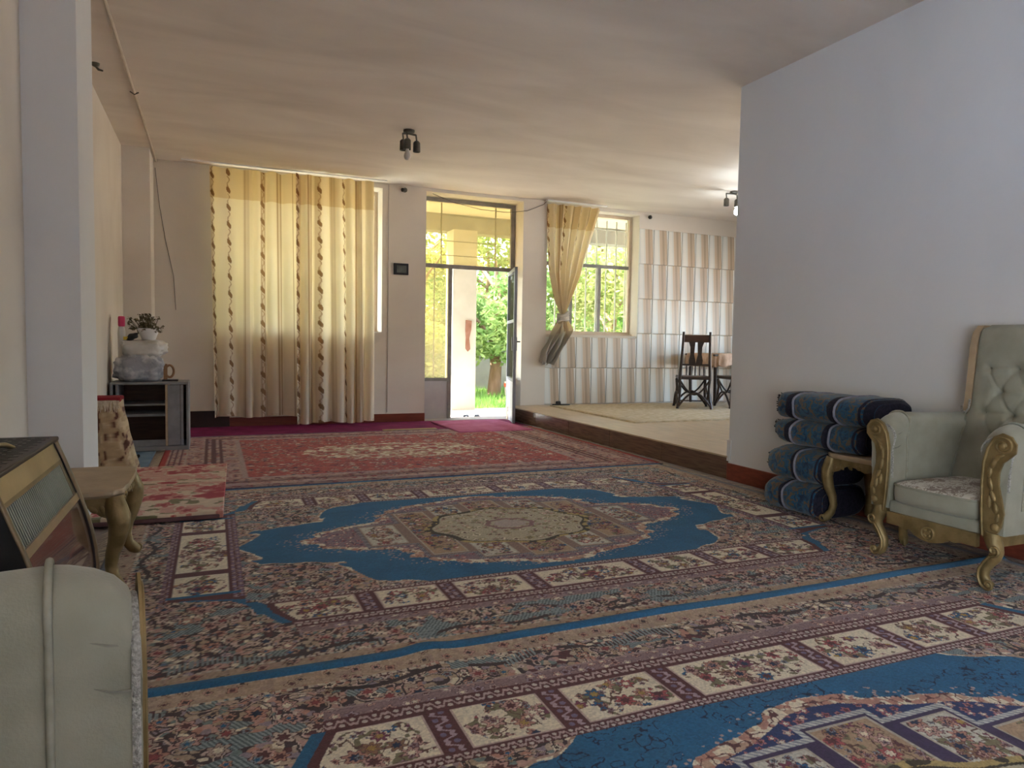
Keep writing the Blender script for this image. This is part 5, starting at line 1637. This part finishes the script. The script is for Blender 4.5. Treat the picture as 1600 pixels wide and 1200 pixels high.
# ------------------------------------------------------------------ the porch and garden outside
struct(MB().box(XL - 0.25, 9.6, YB + 0.43, 11.25, -0.30, -0.045).build('floor_porch', mat('white_porch_stone', (0.76, 0.74, 0.70), (0.82, 0.80, 0.76), 3, 0.6)), 'white stone porch outside the door')
struct(MB().box(-30, 40, 11.25, 60, -0.40, -0.12).build('ground_garden', mat('garden_soil', (0.10, 0.11, 0.05), (0.16, 0.14, 0.07), 1.5, 0.9)))
struct(MB().box(XD + 0.26, 40, YE - 0.36, 11.25, -0.40, -0.12).build('ground_right_yard', mat('right_paving', (0.72, 0.62, 0.48), (0.78, 0.68, 0.54), 1.5, 0.8)))  # unseen ground, sand tone chosen to warm the added dining window's light
struct(MB().box(XR + 0.15, 40, YREAR - 0.21, YE - 0.36, -0.40, -0.12).build('ground_sand_yard', mat('sand_paving', (0.72, 0.60, 0.44), (0.78, 0.66, 0.50), 1.5, 0.8)))  # unseen as well, warm toned for the bounce it gives
struct(MB().box(-30, XL - 0.26, YREAR - 0.21, 11.25, -0.40, -0.12).build('ground_side_yard', mat('side_paving', (0.40, 0.54, 0.69), (0.46, 0.60, 0.75), 1.5, 0.8)))  # unseen ground, tinted blue to cool light through the added left window
struct(MB().box(-30, 40, -40, YREAR - 0.21, -0.40, -0.12).build('ground_yard', mat('yard_paving', (0.40, 0.54, 0.69), (0.46, 0.60, 0.75), 1.5, 0.8)))  # same blue tint behind the house, for a cooler bounce
struct(MB().box(-3.0, 9.6, YB + 0.48, 11.55, 3.20, 3.42).build('roof_porch', mat('porch_soffit', (0.55, 0.47, 0.36), (0.62, 0.54, 0.42), 2, 0.8)))
struct(MB().box(-3.0, 9.6, 11.25, 11.55, 2.92, 3.20).build('beam_porch', mat('grey_concrete_beam', (0.24, 0.22, 0.19), (0.30, 0.28, 0.24), 3, 0.85)))
col_ = struct(MB().box(3.62, 4.03, 11.02, 11.40, -0.045, 2.92).build('wall_porch_column', mat('cream_stucco', (0.46, 0.425, 0.345), (0.52, 0.48, 0.395), 3, 0.8)), 'cream porch column outside the door')
o = MB().prism([(3.845, 1.45), (3.945, 1.44), (3.94, 1.30), (3.905, 1.15), (3.925, 0.97), (3.885, 0.93), (3.845, 0.98), (3.85, 1.15), (3.838, 1.30)], 'y', 11.0, 11.03).build('bare_brick_patch', mat('bare_brick', (0.22, 0.10, 0.06), (0.30, 0.15, 0.10), 10, 0.9), col_)
struct(MB().box(-14, 26, 17.4, 17.6, -0.2, 1.15).build('wall_garden', mat('grey_garden_wall', (0.26, 0.23, 0.18), (0.34, 0.30, 0.23), 2, 0.9, bump=0.3, bscale=8)))

def leaf_material(name, c1, c2, tr):
    t = NT(name)
    tc = t.n('ShaderNodeTexCoord')
    n = t.n('ShaderNodeTexNoise')
    n.inputs['Scale'].default_value = 3.0
    t.l(tc.outputs['Object'], n.inputs['Vector'])
    rp = t.n('ShaderNodeValToRGB')
    ramp_set(rp, [(0.35, c1), (0.65, c2)])
    t.l(n.outputs['Fac'], rp.inputs[0])
    d = t.n('ShaderNodeBsdfDiffuse')
    r = t.n('ShaderNodeBsdfTranslucent')
    t.l(rp.outputs[0], d.inputs[0])
    t.l(rp.outputs[0], r.inputs[0])
    mx = t.n('ShaderNodeMixShader')
    mx.inputs[0].default_value = tr
    t.l(d.outputs[0], mx.inputs[1])
    t.l(r.outputs[0], mx.inputs[2])
    t.l(mx.outputs[0], t.out.inputs[0])
    return t.m
M['leaf_a'] = leaf_material('fresh_leaves', (0.21, 0.34, 0.10), (0.40, 0.50, 0.18), 0.45)
M['leaf_b'] = leaf_material('yellow_green_leaves', (0.28, 0.34, 0.10), (0.50, 0.50, 0.20), 0.45)
M['leaf_c'] = leaf_material('deep_leaves', (0.09, 0.20, 0.04), (0.22, 0.34, 0.07), 0.40)
M['bark'] = mat('brown_bark', (0.22, 0.13, 0.07), (0.34, 0.21, 0.13), 8, 0.9, stretch=(1, 1, 0.3), bump=0.6, bscale=20)

def leaves(centres, n, size, rg):
    """n folded leaves scattered in a set of ellipsoids (x,y,z,rx,ry,rz)"""
    w = np.array([c[3] * c[4] * c[5] for c in centres]) ** 0.67
    idx = rg.choice(len(centres), n, p=w / w.sum())
    cen = np.array(centres)[idx]
    d = rg.normal(size=(n, 3))
    d /= np.linalg.norm(d, axis=1)[:, None]
    r = rg.random(n)[:, None] ** 0.45
    pos = cen[:, :3] + d * r * cen[:, 3:]
    a = rg.normal(size=(n, 3))
    a[:, 2] *= 0.6
    a /= np.linalg.norm(a, axis=1)[:, None]
    b = np.cross(a, rg.normal(size=(n, 3)))
    b /= np.linalg.norm(b, axis=1)[:, None]
    s = (size * (0.6 + 0.8 * rg.random(n)))[:, None]
    nn = np.cross(a, b)
    V = np.stack([pos - a * s, pos + b * s * 0.42 + nn * s * 0.12, pos + a * s, pos - b * s * 0.42 + nn * s * 0.12], 1).reshape(-1, 3)
    me = bpy.data.meshes.new('foliage')
    me.vertices.add(n * 4)
    me.vertices.foreach_set('co', V.reshape(-1).astype(np.float32))
    me.loops.add(n * 4)
    me.loops.foreach_set('vertex_index', np.arange(n * 4, dtype=np.int32))
    me.polygons.add(n)
    me.polygons.foreach_set('loop_start', (np.arange(n) * 4).astype(np.int32))
    me.update(calc_edges=True)
    return me
def tree(name, label, x, y, h, spread, m, n, size, seed, trunk_r=0.10, clear=0.9, lean=0.0):
    rg = np.random.default_rng(seed)
    t = thing(name, label, 'tree' if 'tree' in name else 'shrub', (x, y, -0.12), 0, 'garden trees and shrubs')
    top = h * 0.72
    tk = MB().tube([(0, 0, 0), (0.05 + lean * 0.2, 0.02, h * 0.16), (-0.03 + lean * 0.5, 0, h * 0.34), (0.06 + lean, 0.03, h * 0.55), (lean, 0, top)],
                   [trunk_r * 1.25, trunk_r, trunk_r * 0.8, trunk_r * 0.55, trunk_r * 0.25], 9)
    tk.build('trunk', M['bark'], t, 60)
    for i in range(5):
        a = rg.random() * 6.28
        z0 = h * (0.30 + 0.07 * i)
        MB().tube([(lean * 0.5, 0, z0), (math.cos(a) * spread * 0.4, math.sin(a) * spread * 0.4, z0 + h * 0.14), (math.cos(a) * spread * 0.75, math.sin(a) * spread * 0.75, z0 + h * 0.22)], [trunk_r * 0.45, trunk_r * 0.3, 0.012], 6).build('branch', M['bark'], t, 60)
    cen = []
    for i in range(14):
        a, r = rg.random() * 6.28, spread * math.sqrt(rg.random()) * 0.75
        z = clear + (h - clear) * rg.random()
        k = spread * (0.28 + 0.22 * rg.random())
        cen.append((math.cos(a) * r + lean, math.sin(a) * r, z, k, k, k * 0.75))
    me = leaves(cen, n, size, rg)
    me.materials.append(m)
    tag(link('foliage', me, t), kind='stuff')
    return t
tree('fruit_tree', 'fruit tree with a bare brown trunk seen through the open door', 5.78, 14.6, 4.2, 1.5, M['leaf_a'], 9000, 0.075, 1, 0.13, 0.95)
tree('leafy_tree', 'yellow-green tree behind the middle of the right window', 8.6, 14.2, 4.6, 1.9, M['leaf_b'], 9000, 0.080, 2, 0.12, 0.3)
tree('leafy_tree', 'yellow-green tree left of the porch column behind the side light', 4.15, 15.6, 4.6, 1.5, M['leaf_b'], 8000, 0.080, 3, 0.12, 0.2)
tree('leafy_tree', 'tree at the right edge of the right window view', 10.9, 15.2, 4.6, 2.0, M['leaf_c'], 8000, 0.085, 4, 0.12, 0.2)
tree('leafy_tree', 'tree behind the narrow uncurtained strip of the left window', 2.2, 14.2, 4.8, 1.6, M['leaf_b'], 7000, 0.085, 5, 0.12, 0.2)
tree('leafy_tree', 'tree far behind the fruit tree over the garden wall', 7.2, 18.8, 5.4, 2.3, M['leaf_a'], 8000, 0.095, 6, 0.12, 0.2)
tree('leafy_tree', 'tree behind the curtained window', 0.2, 14.6, 4.8, 1.9, M['leaf_b'], 6000, 0.10, 7, 0.12, 0.2)
tree('leafy_tree', 'tall tree over the garden wall behind the right window', 11.6, 19.5, 5.6, 2.6, M['leaf_a'], 7000, 0.11, 8, 0.12, 0.2)
tree('leafy_tree', 'tall tree over the garden wall behind the porch column', 4.0, 19.2, 5.6, 2.4, M['leaf_b'], 7000, 0.11, 9, 0.12, 0.2)
tree('leafy_tree', 'tree over the garden wall behind the left window', 0.4, 19.5, 5.6, 2.6, M['leaf_b'], 5000, 0.12, 10, 0.12, 0.2)
# grass
rg = np.random.default_rng(33)
n = 16000
gx, gy = rg.uniform(1.5, 11.5, n), rg.uniform(11.4, 16.5, n)
hh = rg.uniform(0.06, 0.20, n)
a = rg.uniform(0, 6.28, n)
lx, ly = rg.normal(0, 0.05, n), rg.normal(0, 0.05, n)
V = np.zeros((n, 3, 3))
V[:, 0] = np.stack([gx - 0.008 * np.cos(a), gy - 0.008 * np.sin(a), np.full(n, -0.12)], -1)
V[:, 1] = np.stack([gx + 0.008 * np.cos(a), gy + 0.008 * np.sin(a), np.full(n, -0.12)], -1)
V[:, 2] = np.stack([gx + lx, gy + ly, -0.12 + hh], -1)
me = bpy.data.meshes.new('grass')
me.from_pydata(V.reshape(-1, 3).tolist(), [], np.arange(n * 3).reshape(-1, 3).tolist())
me.materials.append(leaf_material('grass_blades', (0.14, 0.30, 0.06), (0.26, 0.42, 0.10), 0.4))
tag(link('garden_grass', me), 'green grass in the garden beyond the porch', 'grass', None, 'stuff')
bk = thing('garden_bucket', 'cream bucket with an orange band beside the fruit tree trunk', 'bucket', (5.98, 14.1, -0.12))
MB().lathe([(0.115, 0.0), (0.12, 0.01), (0.145, 0.36), (0.15, 0.37), (0.13, 0.36)], seg=18).build('bucket_body', mat('cream_plastic', (0.62, 0.52, 0.38), (0.66, 0.56, 0.42), 8, 0.5), bk, 50)
MB().lathe([(0.139, 0.25), (0.1495, 0.255), (0.153, 0.33), (0.143, 0.335)], seg=18).build('orange_band', mat('orange_band', (0.55, 0.10, 0.04), (0.6, 0.13, 0.05), 8, 0.5), bk, 50)
bm = bmesh.new()
bmesh.ops.create_icosphere(bm, subdivisions=3, radius=1.0)
from mathutils import noise as _nz
for v in bm.verts:
    v.co = Vector((5.86, 13.5, -0.02)) + v.co * (1 + 0.3 * _nz.noise(v.co * 2)) * 0.19
tag(MB().bm(bm).build('garden_stone', mat('pale_stone', (0.58, 0.54, 0.50), (0.66, 0.62, 0.58), 6, 0.8), None, 60), 'pale rounded stone on the grass by the bucket', 'stone')
